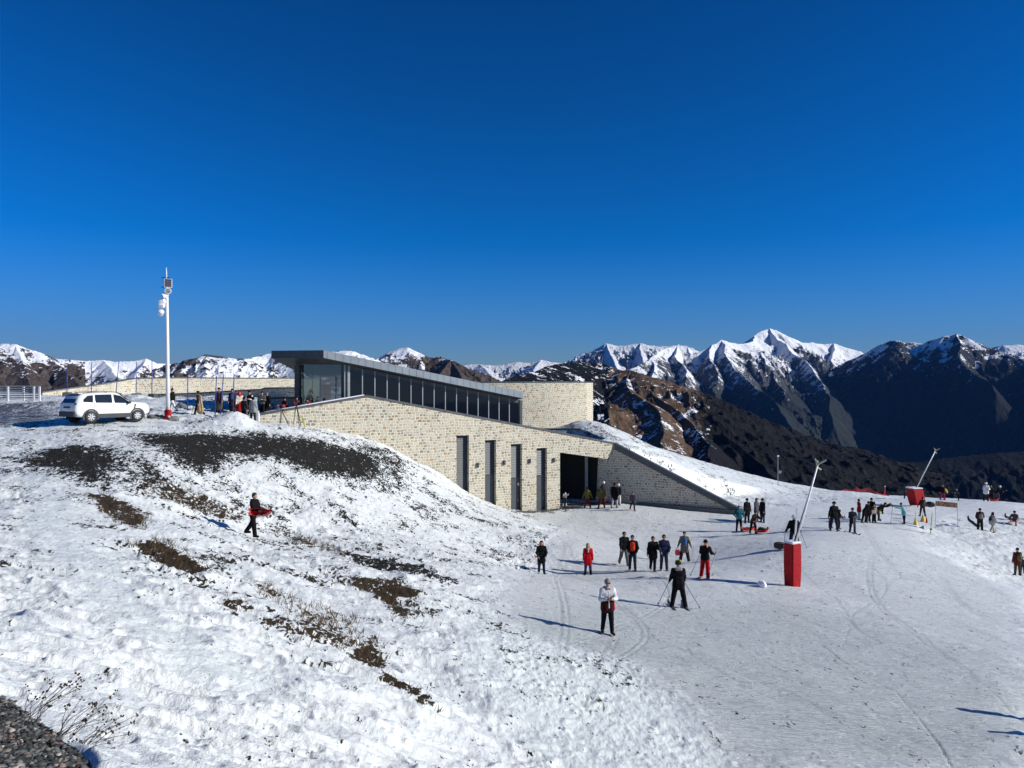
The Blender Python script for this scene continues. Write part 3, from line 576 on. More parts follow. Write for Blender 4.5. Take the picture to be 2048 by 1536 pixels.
lodge = empty('mountain_lodge', fac(0, 0, -10), label='long stone lodge with a sloping zinc roof, glazed upper floor and tall grey doors', cat='building')
def bpart(name, mb, m_, parent=None, uv_=False, smooth=False, bevel=0.0):
    o = mb.build(name, m_, None, smooth, bevel)
    o.data.transform(Matrix.Translation(-Vector(lodge.location))); o.parent = parent or lodge
    if uv_: o.data.transform(Matrix.Translation(Vector(lodge.location))); o.data.update(); uvmap(o.data); o.data.transform(Matrix.Translation(-Vector(lodge.location)))
    return o
def zf(px, py, d=0.0):
    t = t_of(px, d); Y = FA[1]+FU[1]*t-FN[1]*d; return (768-py)/F*Y
t0, tp, te = 0.0, t_of(735), T_END
ztl, ztp, zte = zf(516, 831), zf(735, 794), zf(1228, 888)
def wall_top(t): return ztl+(ztp-ztl)*(t-t0)/(tp-t0) if t < tp else ztp+(zte-ztp)*(t-tp)/(te-tp)
TH = .45
DO = [(913,938,870),(970,992,879),(1022,1044,887),(1073,1094,895)]
out = [(t0, -11.5), (t0, ztl), (tp, ztp), (te, zte), (t_of(1215), zf(1215, 918)), (t_of(1120), zf(1120, 905)), (t_of(1120), -11.5)]
for a, b_, yt in DO[::-1]:
    tl, tr_ = t_of(a), t_of(b_); z1 = zf((a+b_)/2, yt+1); out += [(tr_, -11.5), (tr_, z1), (tl, z1), (tl, -11.5)]
mb = MB(); mb.prism(out, lambda t, z: fac(t, 0, z), lambda t, z: fac(t, TH, z)); bpart('facade_wall', mb, ms, uv_=True)
# coping along the sloping top
mb = MB()
for ta, tb in ((t0, tp), (tp, te)):
    za, zb_ = wall_top(ta), wall_top(tb)
    mb.prism([(ta, za+.003), (tb, zb_+.003), (tb, zb_+.14), (ta, za+.14)], lambda t, z: fac(t, -.06, z), lambda t, z: fac(t, TH+.10, z))
bpart('coping', mb, m_cop)
mb = MB(); mb.prism([(.5, wall_top(.5)+.145), (tp-.2, wall_top(tp-.2)+.145), (tp-.2, wall_top(tp-.2)+.20), (tp-3, wall_top(tp-3)+.20)], lambda t, z: fac(t, .1, z), lambda t, z: fac(t, TH, z))
bpart('snow_strip', mb, mat('clean_snow', (.86, .88, .92), rough=.6, noise=(5, .04)))
# doors and louvres in their recesses
for i, (a, b_, yt) in enumerate(DO):
    tl, tr_ = t_of(a), t_of(b_); z1 = zf((a+b_)/2, yt+1); zs = [zf(975, 975), zf(980, 951), zf(1033, 957), zf(1083, 952)][i] if i else -8.5
    fr_ = MB()
    for (x0, x1, za, zb_) in ((tl, tl+.05, -11, z1), (tr_-.05, tr_, -11, z1), (tl+.05, tr_-.05, z1-.06, z1), (tl+.05, tr_-.05, zs-.03, zs+.03)):
        fr_.prism([(x0, za), (x1, za), (x1, zb_), (x0, zb_)], lambda t, z: fac(t, .27, z), lambda t, z: fac(t, .36, z))
    dr = bpart('door', fr_, m_frame); dr['label'] = 'tall narrow grey door set back in the stone wall'
    leaf = MB(); leaf.prism([(tl+.05, -11), (tr_-.05, -11), (tr_-.05, zs-.03), (tl+.05, zs-.03)], lambda t, z: fac(t, .30, z), lambda t, z: fac(t, .35, z)); bpart('leaf', leaf, m_door, dr)
    lv = MB(); lv.prism([(tl+.05, zs+.03), (tr_-.05, zs+.03), (tr_-.05, z1-.06), (tl+.05, z1-.06)], lambda t, z: fac(t, .33, z), lambda t, z: fac(t, .36, z))
    z = zs+.06
    while z < z1-.12:
        lv.add([fac(tl+.05, .285, z), fac(tr_-.05, .285, z), fac(tr_-.05, .325, z+.10), fac(tl+.05, .325, z+.10)], [(0, 1, 2, 3)]); z += .13
    bpart('louvre', lv, m_door, dr)
    h = MB(); p = Vector(fac(tr_-.2, .27, -9.1)); h.box(p, (.04, .04, .22)); bpart('handle', h, m_grey, dr)
    if i == 2: h = MB(); h.box(Vector(fac(tr_-.17, .285, zs-.5)), (.14, .03, .2), Matrix.Rotation(math.atan2(FU[1], FU[0]), 3, 'Z')); bpart('notice', h, mat('white_notice', (.8, .8, .8)), dr)
for px, py in ((955, 930), (1008, 925), (1059, 922), (1107, 920)):
    p = Vector(fac(t_of(px), -.07, zf(px, py))); h = MB(); rz_ = Matrix.Rotation(math.atan2(FU[1], FU[0]), 3, 'Z')
    h.box(p, (.16, .13, .34), rz_); wl = bpart('wall_lamp', h, m_frame, bevel=.01)
    h = MB(); h.box(p+Vector((0, 0, -.175)), (.12, .10, .012), rz_); bpart('lens', h, m_grey, wl)
# wing wall with its broad coping
wd = (WE-WS)/np.linalg.norm(WE-WS); wn = np.array([wd[1], -wd[0]]); WL = np.linalg.norm(WE-WS)
def wing(s, d, z): p = WS+wd*s-wn*d; return (float(p[0]), float(p[1]), float(z))
zw0, zw1 = zte, -10.25
def wtop(s): return zw0+(zw1-zw0)*s/WL
mb = MB(); mb.prism([(-1.35, -11.5), (WL+.1, -11.5), (WL+.1, zw1), (.0, zw0-.02), (-1.35, zw0-.02)], lambda s, z: wing(s, .01, z), lambda s, z: wing(s, TH, z)); bpart('wing_wall', mb, ms, uv_=True)
mb = MB(); mb.prism([(.05, wtop(.05)-.42), (WL+.2, zw1-.35), (WL+.2, zw1+.12), (.05, wtop(.05)+.12)], lambda s, z: wing(s, -.09, z), lambda s, z: wing(s, TH+.15, z)); bpart('wing_coping', mb, m_cop)
mb = MB(); mb.prism([(2, -10.5), (WL+.4, -10.5), (WL+.4, -10.12), (2, -9.82)], lambda s, z: wing(s, -.35, z), lambda s, z: wing(s, 0.005, z)); bpart('plinth', mb, m_cop)
# portal interior
tP = t_of(1120); zl = zf(1120, 905)
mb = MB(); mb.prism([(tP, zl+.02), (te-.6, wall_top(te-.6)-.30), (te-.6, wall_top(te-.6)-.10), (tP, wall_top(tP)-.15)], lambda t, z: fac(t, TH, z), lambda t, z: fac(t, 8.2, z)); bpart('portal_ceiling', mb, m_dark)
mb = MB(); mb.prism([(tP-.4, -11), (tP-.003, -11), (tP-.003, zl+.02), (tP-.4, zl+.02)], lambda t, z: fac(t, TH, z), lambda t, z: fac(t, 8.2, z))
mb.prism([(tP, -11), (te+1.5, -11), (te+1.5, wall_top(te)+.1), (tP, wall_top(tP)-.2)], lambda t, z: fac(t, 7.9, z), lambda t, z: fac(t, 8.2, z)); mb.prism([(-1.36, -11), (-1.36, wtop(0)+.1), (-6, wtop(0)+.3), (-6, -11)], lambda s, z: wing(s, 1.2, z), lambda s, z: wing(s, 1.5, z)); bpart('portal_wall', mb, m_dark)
mb = MB(); mb.prism([(te+.9, -11), (te+1.2, -11), (te+1.2, wall_top(te)), (te+.9, wall_top(te))], lambda t, z: fac(t, 1.6, z), lambda t, z: fac(t, 8.2, z)); bpart('portal_wall', mb, m_dark)  # unseen side wall, added to keep direct sun out of the portal
mb = MB(); mb.box((6.37, 66.0, -7.55), (.26, .26, 5.1)); bpart('column', mb, m_grey, bevel=.01)
# roof deck behind the facade
mb = MB(); mb.prism([(tp-2, ztp-1.0), (tp, ztp-.45), (te-.7, wall_top(te-.7)-.05), (te-.7, wall_top(te-.7)-.15), (tp-2, ztp-1.2)], lambda t, z: fac(t, TH+.12, z), lambda t, z: fac(t, 9.5, z)); bpart('roof_deck', mb, m_cop)
# upper volume ---------------------------------------------------
def at_fascia(px, py, d=.4):
    t = t_of(px, d); p = Vector(fac(t, d, 0)); p.z = (768-py)/F*p.y; return p
RA = at_fascia(647, 701); RE = at_fascia(1046, 784)
e_ = Vector((-.94, .34, 0)); r_ = (543-1024)/F; L_ = (RA.x-r_*RA.y)/(r_*e_.y-e_.x); RB = RA+e_*L_; RB.z = (768-702)/F*RB.y
bk_ = Vector((-.507, .862, 0))
def rz_at(x, y):
    n = (RE-RA).cross(RB-RA); return RA.z-(n.x*(x-RA.x)+n.y*(y-RA.y))/n.z
def onroof(p, dz=0.0): return Vector((p.x, p.y, rz_at(p.x, p.y)+dz))
_K = Vector(fac(t_of(699, 1.15)-.42, 1.15, 0)); _r = (592-1024)/F; _e = Vector((-.94, .34, 0)); _l = (_K.x-_r*_K.y)/(_r*_e.y-_e.x); CB = onroof(_K+_e*_l+Vector((-.27, .96, 0))*2.5); CE = onroof(RE+bk_*6.0)
plan = [RA, RE, CE, CB, RB]; HT = .49
mb = MB(); n5 = len(plan); mb.add([p for p in plan]+[p-Vector((0, 0, HT)) for p in plan], [(0, 1, 2, 3, 4), (9, 8, 7, 6, 5)]+[(i, (i+1) % 5, (i+1) % 5+5, i+5) for i in range(5)])
roof = bpart('roof', mb, m_cop)
def strip(a, b_, o_, zlo, zhi, name, m_):
    mb = MB(); dz = Vector((0, 0, 1)); o_ = Vector(o_)*.012
    mb.add([a+dz*zlo+o_, b_+dz*zlo+o_, b_+dz*zhi+o_, a+dz*zhi+o_, a+dz*zlo+o_*.1, b_+dz*zlo+o_*.1, b_+dz*zhi+o_*.1, a+dz*zhi+o_*.1], [(0, 1, 2, 3), (4, 5, 6, 7), (0, 1, 5, 4), (1, 2, 6, 5), (2, 3, 7, 6), (3, 0, 4, 7)])
    nrm = Vector((o_[0], o_[1], 0)).normalized(); nk = int((b_-a).length/.55)   # standing seams
    for k in range(nk): mb.box(a.lerp(b_, (k+.5)/nk)+nrm*.018+Vector((0, 0, -HT/2)), (.014, .014, HT-.02))
    return bpart(name, mb, m_, roof)
strip(RA, RE, (.507, -.862, 0), -HT-.01, .02, 'fascia', m_zinc); strip(RB, RA, (-.34, -.94, 0), -HT-.01, .02, 'fascia', mat('shaded_zinc', (0.06, 0.07, 0.08), rough=.5, metal=.2, noise=(1.2, .12)))  # left fascia: shade painted in as a darker copy of the zinc
strip(RE, CE, (.862, .507, 0), -HT-.01, .02, 'fascia', m_zinc)
mb = MB(); sp_ = [p-Vector((0, 0, HT+.012)) for p in [RA+Vector((.06, .3, 0)), RE+Vector((-.1, .3, 0)), CE, CB, RB+Vector((.2, .2, 0))]]
mb.add(sp_+[p+Vector((0, 0, .009)) for p in sp_], [(0, 1, 2, 3, 4), (9, 8, 7, 6, 5)]); bpart('soffit', mb, m_sof, roof)
# clerestory
D1 = 1.15; ta, tb = t_of(699, D1), t_of(1038, D1); NB = 15
def gtop(t): p = fac(t, D1, 0); return rz_at(p[0], p[1])-HT-.02
for i in range(NB):
    x0 = ta+(tb-ta)*i/NB; x1 = ta+(tb-ta)*(i+1)/NB; mb = MB()
    mb.prism([(x0+.03, wall_top(x0)-.5), (x1-.03, wall_top(x1)-.5), (x1-.03, gtop(x1)-.24), (x0+.03, gtop(x0)-.24)], lambda t, z: fac(t, D1, z), lambda t, z: fac(t, D1+.02, z))
    wn_ = bpart('window', mb, mg); mb = MB()
    mb.prism([(x1-.035, wall_top(x1)-.5), (x1+.035, wall_top(x1)-.5), (x1+.035, gtop(x1)-.05), (x1-.035, gtop(x1)-.05)], lambda t, z: fac(t, D1-.07, z), lambda t, z: fac(t, D1+.06, z))
    bpart('mullion', mb, m_grey, wn_)
mb = MB(); mb.prism([(ta-.1, gtop(ta)-.26), (tb, gtop(tb)-.26), (tb, gtop(tb)), (ta-.1, gtop(ta))], lambda t, z: fac(t, D1-.04, z), lambda t, z: fac(t, D1+.1, z)); bpart('head_frame', mb, m_frame)
mb = MB(); mb.prism([(ta-.42, wall_top(ta)-1), (ta-.0, wall_top(ta)-1), (ta-.0, gtop(ta)), (ta-.42, gtop(ta-.4))], lambda t, z: fac(t, D1-.12, z), lambda t, z: fac(t, D1+.25, z)); bpart('corner_post', mb, m_grey, bevel=.01)
mb = MB(); mb.prism([(tb, wall_top(tb)-1), (tb+.25, wall_top(tb)-1), (tb+.25, gtop(tb+.25)), (tb, gtop(tb))], lambda t, z: fac(t, D1-.12, z), lambda t, z: fac(t, D1+.25, z)); bpart('corner_post', mb, m_frame, bevel=.01)
# dark hall behind most of the glass
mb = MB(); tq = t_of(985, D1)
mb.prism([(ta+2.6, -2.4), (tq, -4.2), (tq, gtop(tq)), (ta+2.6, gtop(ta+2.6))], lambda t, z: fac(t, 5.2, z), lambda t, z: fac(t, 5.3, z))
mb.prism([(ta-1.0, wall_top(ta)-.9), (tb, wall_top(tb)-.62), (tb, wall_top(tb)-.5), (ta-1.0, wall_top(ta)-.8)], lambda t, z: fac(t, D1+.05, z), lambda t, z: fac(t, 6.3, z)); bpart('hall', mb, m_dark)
mb = MB()
for (xa, za, xb, zb_) in ((1007, 789, 1018, 812), (1018, 789, 1007, 812), (1006, 812, 1019, 812), (1007, 812, 1012, 835), (1018, 812, 1012, 835)):
    p0 = Vector(fac(t_of(xa, 2.2), 2.2, zf(xa, za, 2.2))); p1 = Vector(fac(t_of(xb, 2.2), 2.2, zf(xb, zb_, 2.2))); mb.tube([p0, p1], .04, 6)
bpart('cross_brace', mb, m_frame)
# glazed end wall facing the terrace
K0 = Vector(fac(ta-.42, D1, 0)); zt = rz_at(K0.x, K0.y)-HT-.02
def endp(px): r = (px-1024)/F; l_ = (K0.x-r*K0.y)/(r*e_.y-e_.x); return K0+e_*l_
def quadz(a, b_, za, zb0, zb1, th, name, m_, par=None):
    n = Vector((-e_.y, e_.x, 0)).normalized()*th; A = Vector((a.x, a.y, za)); B = Vector((b_.x, b_.y, za)); A1 = Vector((a.x, a.y, zb0)); B1 = Vector((b_.x, b_.y, zb1)); mb = MB()
    mb.add([A, B, B1, A1, A+n, B+n, B1+n, A1+n], [(0, 1, 2, 3), (4, 5, 6, 7), (0, 1, 5, 4), (1, 2, 6, 5), (2, 3, 7, 6), (3, 0, 4, 7)]); return bpart(name, mb, m_, par)
zz = lambda p: rz_at(p.x, p.y)-HT-.02
pxs = [604, 625, 641, 662, 683]
for i in range(4):
    a, b_ = endp(pxs[i]), endp(pxs[i+1]); w_ = quadz(a, b_, -2.6, zz(a), zz(b_), .02, 'window', mgl)
    c_ = endp(pxs[i+1]-1); quadz(c_, b_, -2.6, zz(c_), zz(b_), -.05, 'mullion', m_frame, w_)
a, b_ = endp(594), endp(603.5); quadz(a, b_, -2.6, zz(a), zz(b_), .3, 'corner_post', m_frame)
a, b_ = endp(683.5), endp(694); quadz(a, b_, -2.6, zz(a), zz(b_), -.12, 'corner_post', m_frame)
a, b_ = endp(657), endp(674); z0 = (768-769)/F*a.y
dd = quadz(endp(657), endp(659), -2.6, z0, z0, -.09, 'door_frame', m_grey); quadz(endp(659.1), endp(674), z0-.09, z0, z0, -.09, 'head', m_grey, dd); quadz(endp(641.5), endp(656.5), -2.4, z0, z0, -.03, 'door_leaf', mat('pale_door', (.30, .34, .34)), dd)
# curved stone block behind
A2 = Vector(W(950, 765, 74)); B2 = Vector(W(1173, 765.5, 80)); ch = B2-A2; nn_ = Vector((ch.y, -ch.x, 0)).normalized(); NA = 28
arc = []
for i in range(NA+1):
    u = i/NA; arc.append(A2+ch*u+nn_*(.9*(1-(2*u-1)**2)))
bkv = Vector((.22, 1, 0)).normalized()*6
ring = arc+[B2+bkv, A2+bkv]; mb = MB(); n = len(ring); TZ = B2.z
mb.add([Vector((p.x, p.y, -8)) for p in ring]+[Vector((p.x, p.y, TZ)) for p in ring], [tuple(range(n, 2*n))]+[(i, (i+1) % n, (i+1) % n+n, i+n) for i in range(n)])
cw = bpart('curved_wall', mb, ms, uv_=False); me = cw.data; uv = me.uv_layers.new(name='UVMap')
arcl = {i: sum((ring[k+1]-ring[k]).length for k in range(i)) for i in range(n)}
for li, lp in enumerate(me.loops):
    i = lp.vertex_index; uv.data[li].uv = (arcl[i % n], me.vertices[i].co.z+.17)
mb = MB(); mb.add([Vector((p.x, p.y, TZ+z_))+nn_*(.05 if k < NA+1 else 0) for z_ in (.003, .11) for k, p in enumerate(ring)], [tuple(range(n, 2*n)), tuple(range(n-1, -1, -1))]+[(i, (i+1) % n, (i+1) % n+n, i+n) for i in range(n)]); bpart('coping', mb, m_cop)
mb = MB(); mb.box(W(1100, 858.5, 70), (5.6, .3, .18)); bpart('gutter', mb, m_frame)
mb = MB(); mb.box(W(1128, 860.5, 71), (.55, .06, .30)); bpart('rooflight', mb, m_teal)

# ---- long retaining wall at the back of the plateau
def stone_wall(name, label, pts, th, group=None):
    """pts: (px, ytop, ybottom, Y) along the wall"""
    P0 = [Vector(W(p[0], p[1], p[3])) for p in pts]; P1 = [Vector(W(p[0], p[2], p[3])) for p in pts]; root = empty(name, P1[0], label=label, cat='wall')
    inv = Matrix.Translation(-P1[0]); mb = MB(); cp = MB()
    for i in range(len(pts)-1):
        d = (P0[i+1]-P0[i]); n = Vector((-d.y, d.x, 0)).normalized()*th; dz = Vector((0, 0, .8)); q = [P1[i]-dz, P1[i+1]-dz, P0[i+1], P0[i]]
        mb.add(q+[v+n for v in q], [(0, 1, 2, 3), (7, 6, 5, 4), (3, 2, 6, 7), (0, 3, 7, 4), (1, 5, 6, 2)])
        o_ = -n.normalized()*.06; u = Vector((0, 0, .12)); q = [P0[i]+o_+Vector((0,0,.003)), P0[i+1]+o_+Vector((0,0,.003)), P0[i+1]+n*1.1, P0[i]+n*1.1]
        cp.add(q+[v+u for v in q], [(3, 2, 1, 0), (4, 5, 6, 7), (0, 1, 5, 4), (1, 2, 6, 5), (2, 3, 7, 6), (3, 0, 4, 7)])
    o = mb.build('wall', ms); uvmap(o.data); o.data.transform(inv); o.parent = root
    c = cp.build('coping', m_cop); c.data.transform(inv); c.parent = root
    return root
stone_wall('retaining_wall', 'long pale stone retaining wall with dark coping across the far side of the plateau', [(85,785.5,794,84),(130,779,794,86),(200,770,793,89),(240,763,792,91),(272,757.5,791,93),(330,756.5,790,95),(400,756.5,788,98),(500,757,787,102),(640,757,787,108)], .5)
stone_wall('low_wall', 'low dark stone wall in the shade beside the glass pavilion', [(520,800,815,57),(560,797.5,815,57),(602,797,815,57)], .3)
stone_wall('low_wall', 'low stone terrace wall with dark capping left of the glass pavilion', [(300,791,796,70),(380,788.5,792,70),(470,783,787,69),(522,780.5,786,68),(530,777.5,785,68),(600,777,784,66)], .3)
# ================================================================ PROPS
m_white = mat('white_paint', (.78, .78, .78), rough=.4, noise=(2, .05)); m_black = mat('black_rubber', (.018, .018, .02), rough=.7, noise=(20, .2))
m_red = mat('red_padding', (.34, .004, .008), rough=.6, spec=.2, noise=(2.5, .15), bump=(5, .8, .05)); m_redp = mat('red_plastic', (.60, .02, .012), rough=.3)
m_glassd = mat('car_glass', (.012, .018, .02), rough=.05, spec=.8); m_steel = mat('steel', (.38, .40, .42), rough=.35, metal=.7); m_blue = mat('blue_pole', (.03, .045, .26), rough=.4)
def P(root, name, mb, m_, parent=None, smooth=False, bevel=0.0):
    """part given in the thing's own coordinates"""
    return mb.build(name, m_, parent or root, smooth, bevel)
def ground_at(px, py): return Vector(hit(px, py))

# ---- car -------------------------------------------------------------
def car():
    h = Vector((*W(180, 852, 42.6)[:2], 0)); fwd = Vector((math.cos(R(56)), math.sin(R(56)), 0)); side = Vector((fwd.y, -fwd.x, 0))
    rear = h; c = rear+fwd*1.33-side*.80; zc = gz(c.x, c.y)
    zs = [gz(*(c+fwd*a+side*b)[:2]) for a in (-1.33, 1.33) for b in (-.8, .8)]; zc = sum(zs)/4+.03
    root = empty('parked_car', (c.x, c.y, zc), math.atan2(fwd.y, fwd.x), 'white estate car parked on the slushy plateau beside the lamp mast', 'car')
    mw = mat('white_car_paint', (.72, .73, .73), rough=.22, noise=(1, .03)); clad = mat('black_cladding', (.025, .026, .028), rough=.55)
    S = [(-2.17,.62,.90,.92,.78,.72),(-2.13,.50,.98,1.04,.84,.74),(-2.04,.40,1.07,1.24,.89,.74),(-1.88,.34,1.10,1.50,.90,.71),(-1.66,.32,1.10,1.625,.905,.69),(-1.3,.30,1.09,1.66,.91,.69),(-.6,.30,1.07,1.68,.91,.69),(.1,.30,1.06,1.67,.91,.69),(.36,.30,1.06,1.61,.91,.68),
         (.72,.30,1.05,1.33,.905,.68),(1.05,.30,1.04,1.14,.91,.78),(1.5,.32,1.02,1.12,.91,.78),(1.92,.38,.96,1.07,.88,.74),(2.08,.45,.88,.99,.83,.68),(2.16,.50,.74,.82,.76,.60)]
    bm_ = MB(); rings = []
    for (x, zb, zbelt, zt_, w_, wt) in S:
        zm = zb+(zbelt-zb)*.5
        half = [(w_*.93, zb), (w_, zb+.12), (w_*1.005, zm), (w_*.985, zbelt), (wt+.04, zt_-.05), (wt-.06, zt_)]
        rings.append([(x, y, z) for y, z in half]+[(x, -y, z) for y, z in half[::-1]])
    k = 12; bm_.add([p for r in rings for p in r], [(i*k+j, i*k+(j+1) % k, (i+1)*k+(j+1) % k, (i+1)*k+j) for i in range(len(S)-1) for j in range(k)]+[tuple(range(k-1, -1, -1)), tuple((len(S)-1)*k+j for j in range(k))])
    body = P(root, 'body', bm_, mw, smooth=True)
    def sp_(x, s, sgn, off=.012):
        xs = [q[0] for q in S]; i = max(j for j in range(len(S)-1) if xs[j] <= x); u = (x-xs[i])/(xs[i+1]-xs[i]); q = [a+(b_-a)*u for a, b_ in zip(S[i], S[i+1])]
        y0, z0, y1, z1 = q[4]*.985, q[2], q[5]+.04, q[3]-.05
        return (x, sgn*(y0+(y1-y0)*s+off), z0+(z1-z0)*s+off*.4)
    for sgn in (1, -1):
        for pts in ([(-1.72,.12),(-1.20,.06),(-1.16,.85),(-1.45,.82),(-1.70,.45)], [(-1.08,.05),(-.12,.05),(-.12,.90),(-1.04,.88)], [(.0,.05),(.98,.05),(.72,.72),(.40,.90),(.0,.90)]):
            mb = MB(); n = len(pts); mb.add([sp_(x, s, sgn) for x, s in pts]+[sp_(x, s, sgn, -.01) for x, s in pts], [tuple(range(n)) if sgn < 0 else tuple(range(n-1, -1, -1))]+[(i, (i+1) % n, (i+1) % n+n, i+n) for i in range(n)]); P(root, 'side_window', mb, m_glassd)
        for x in (-1.33, 1.33):
            mb = MB(); pr = []
            for i in range(17):
                a = math.pi*(-.12+1.24*i/16); pr.append((math.cos(a), math.sin(a)))
            ri, ro = .36, .45; o_ = .925*sgn
            mb.add([(x+c_*ri, o_, .335+s_*ri) for c_, s_ in pr]+[(x+c_*ro, o_, .335+s_*ro) for c_, s_ in pr]+[(x+c_*ro, o_-.05*sgn, .335+s_*ro) for c_, s_ in pr]+[(x+c_*ri, o_-.10*sgn, .335+s_*ri) for c_, s_ in pr], [(i, i+1, i+18, i+17) for i in range(16)]+[(i+17, i+18, i+35, i+34) for i in range(16)]+[(i, i+1, i+52, i+51) for i in range(16)])
            P(root, 'wheel_arch', mb, clad)
            mb = MB(); mb.add([(x+math.cos(a)*.37, .912*sgn, .335+math.sin(a)*.37) for a in [2*math.pi*i/24 for i in range(24)]], [tuple(range(24))]); P(root, 'wheel_well_shade', mb, m_black)  # flat black disc painted in for the shade of the wheel opening
            wh = MB(); rr_ = [(.20, -.11), (.315, -.115), (.34, -.08), (.34, .08), (.315, .115), (.20, .11)]; n = 28
            wh.add([(x+r*math.cos(2*math.pi*i/n), .86*sgn+w_, .335+r*math.sin(2*math.pi*i/n)) for r, w_ in rr_ for i in range(n)], [(j*n+i, j*n+(i+1) % n, (j+1)*n+(i+1) % n, (j+1)*n+i) for j in range(5) for i in range(n)])
            ty = P(root, 'wheel', wh, m_black, smooth=True)
            rm = MB(); oy = .965*sgn; rm.add([(x+.205*math.cos(2*math.pi*i/n), oy-.06*sgn, .335+.205*math.sin(2*math.pi*i/n)) for i in range(n)], [tuple(range(n))])
            P(root, 'spoke_gap_shade', rm, m_black, ty)  # plain black backing disc, painted shade between the spokes
            rm = MB()
            for q in range(7):
                a = 2*math.pi*q/7+.2; rm.add([(x+r*math.cos(a+da), oy, .335+r*math.sin(a+da)) for r, da in ((.04, -.7), (.205, -.17), (.205, .17), (.04, .7))]+[(x+r*math.cos(a+da), oy-.03*sgn, .335+r*math.sin(a+da)) for r, da in ((.04, -.7), (.205, -.17), (.205, .17), (.04, .7))], [(0, 1, 2, 3), (4, 5, 6, 7), (0, 1, 5, 4), (1, 2, 6, 5), (2, 3, 7, 6)])
            rm.add([(x+r*math.cos(2*math.pi*i/n), oy, .335+r*math.sin(2*math.pi*i/n)) for r in (.19, .225) for i in range(n)], [(i, (i+1) % n, (i+1) % n+n, i+n) for i in range(n)])
            P(root, 'rim', rm, mat('alloy', (.62, .63, .64), rough=.3, metal=.3), ty)
        mb = MB(); mb.box((0, .918*sgn, .38), (1.80, .03, .24)); P(root, 'sill_cladding', mb, clad, bevel=.01)
        mb = MB(); mb.tube([(-1.45, .60*sgn, 1.66), (-1.2, .61*sgn, 1.715), (-.3, .62*sgn, 1.73), (.25, .61*sgn, 1.70), (.42, .60*sgn, 1.63)], .018, 6); P(root, 'roof_rail', mb, clad)
        mb = MB(); mb.box((.80, 1.0*sgn, 1.10), (.13, .20, .14)); P(root, 'wing_mirror', mb, clad, bevel=.03)
        mb = MB(); mb.box((-2.07, .74*sgn, 1.0), (.10, .20, .24)); P(root, 'tail_light', mb, mat('tail_light_red', (.12, .008, .008), rough=.2), bevel=.02)
        mb = MB(); mb.box((2.02, .68*sgn, .86), (.18, .26, .12)); P(root, 'headlight', mb, m_glassd, bevel=.02)
        for x in (-.95, .12): mb = MB(); mb.box((x, .925*sgn, .98), (.18, .02, .03)); P(root, 'door_handle', mb, mw)
        mb = MB(); mb.box((1.18, .918*sgn, .86), (.08, .012, .30), Matrix.Rotation(.25, 3, 'Y')); P(root, 'side_vent', mb, clad)
        for x in (-1.14, -.06, 1.08): mb = MB(); mb.box((x, .913*sgn, .76), (.010, .004, .60)); P(root, 'door_seam', mb, m_black)
    mb = MB(); mb.add([(-2.13, .66, 1.12), (-2.13, -.66, 1.12), (-1.82, -.60, 1.57), (-1.82, .60, 1.57), (-2.05, .66, 1.12), (-2.05, -.66, 1.12), (-1.74, -.60, 1.57), (-1.74, .60, 1.57)], [(0, 1, 2, 3), (7, 6, 5, 4), (0, 3, 7, 4), (1, 0, 4, 5), (2, 1, 5, 6), (3, 2, 6, 7)]); P(root, 'rear_window', mb, m_glassd)
    mb = MB(); mb.add([(1.09, .74, 1.13), (1.09, -.74, 1.13), (.39, -.62, 1.615), (.39, .62, 1.615)], [(0, 1, 2, 3)]); [v for v in ()]; P(root, 'windscreen', mb, m_glassd)
    mb = MB(); mb.box((-2.13, 0, .50), (.16, 1.66, .30)); P(root, 'rear_bumper', mb, clad, bevel=.03)
    mb = MB(); mb.box((2.13, 0, .48), (.14, 1.5, .26)); P(root, 'front_bumper', mb, clad, bevel=.03)
    mb = MB(); mb.box((-2.17, 0, .88), (.03, .70, .10)); P(root, 'tailgate_recess', mb, clad)
    mb = MB(); mb.box((-2.18, 0, .76), (.02, .50, .11)); P(root, 'number_plate', mb, m_white)
    mb = MB(); mb.box((-1.74, 0, 1.63), (.24, 1.16, .04)); P(root, 'spoiler', mb, mw, bevel=.01)
car()

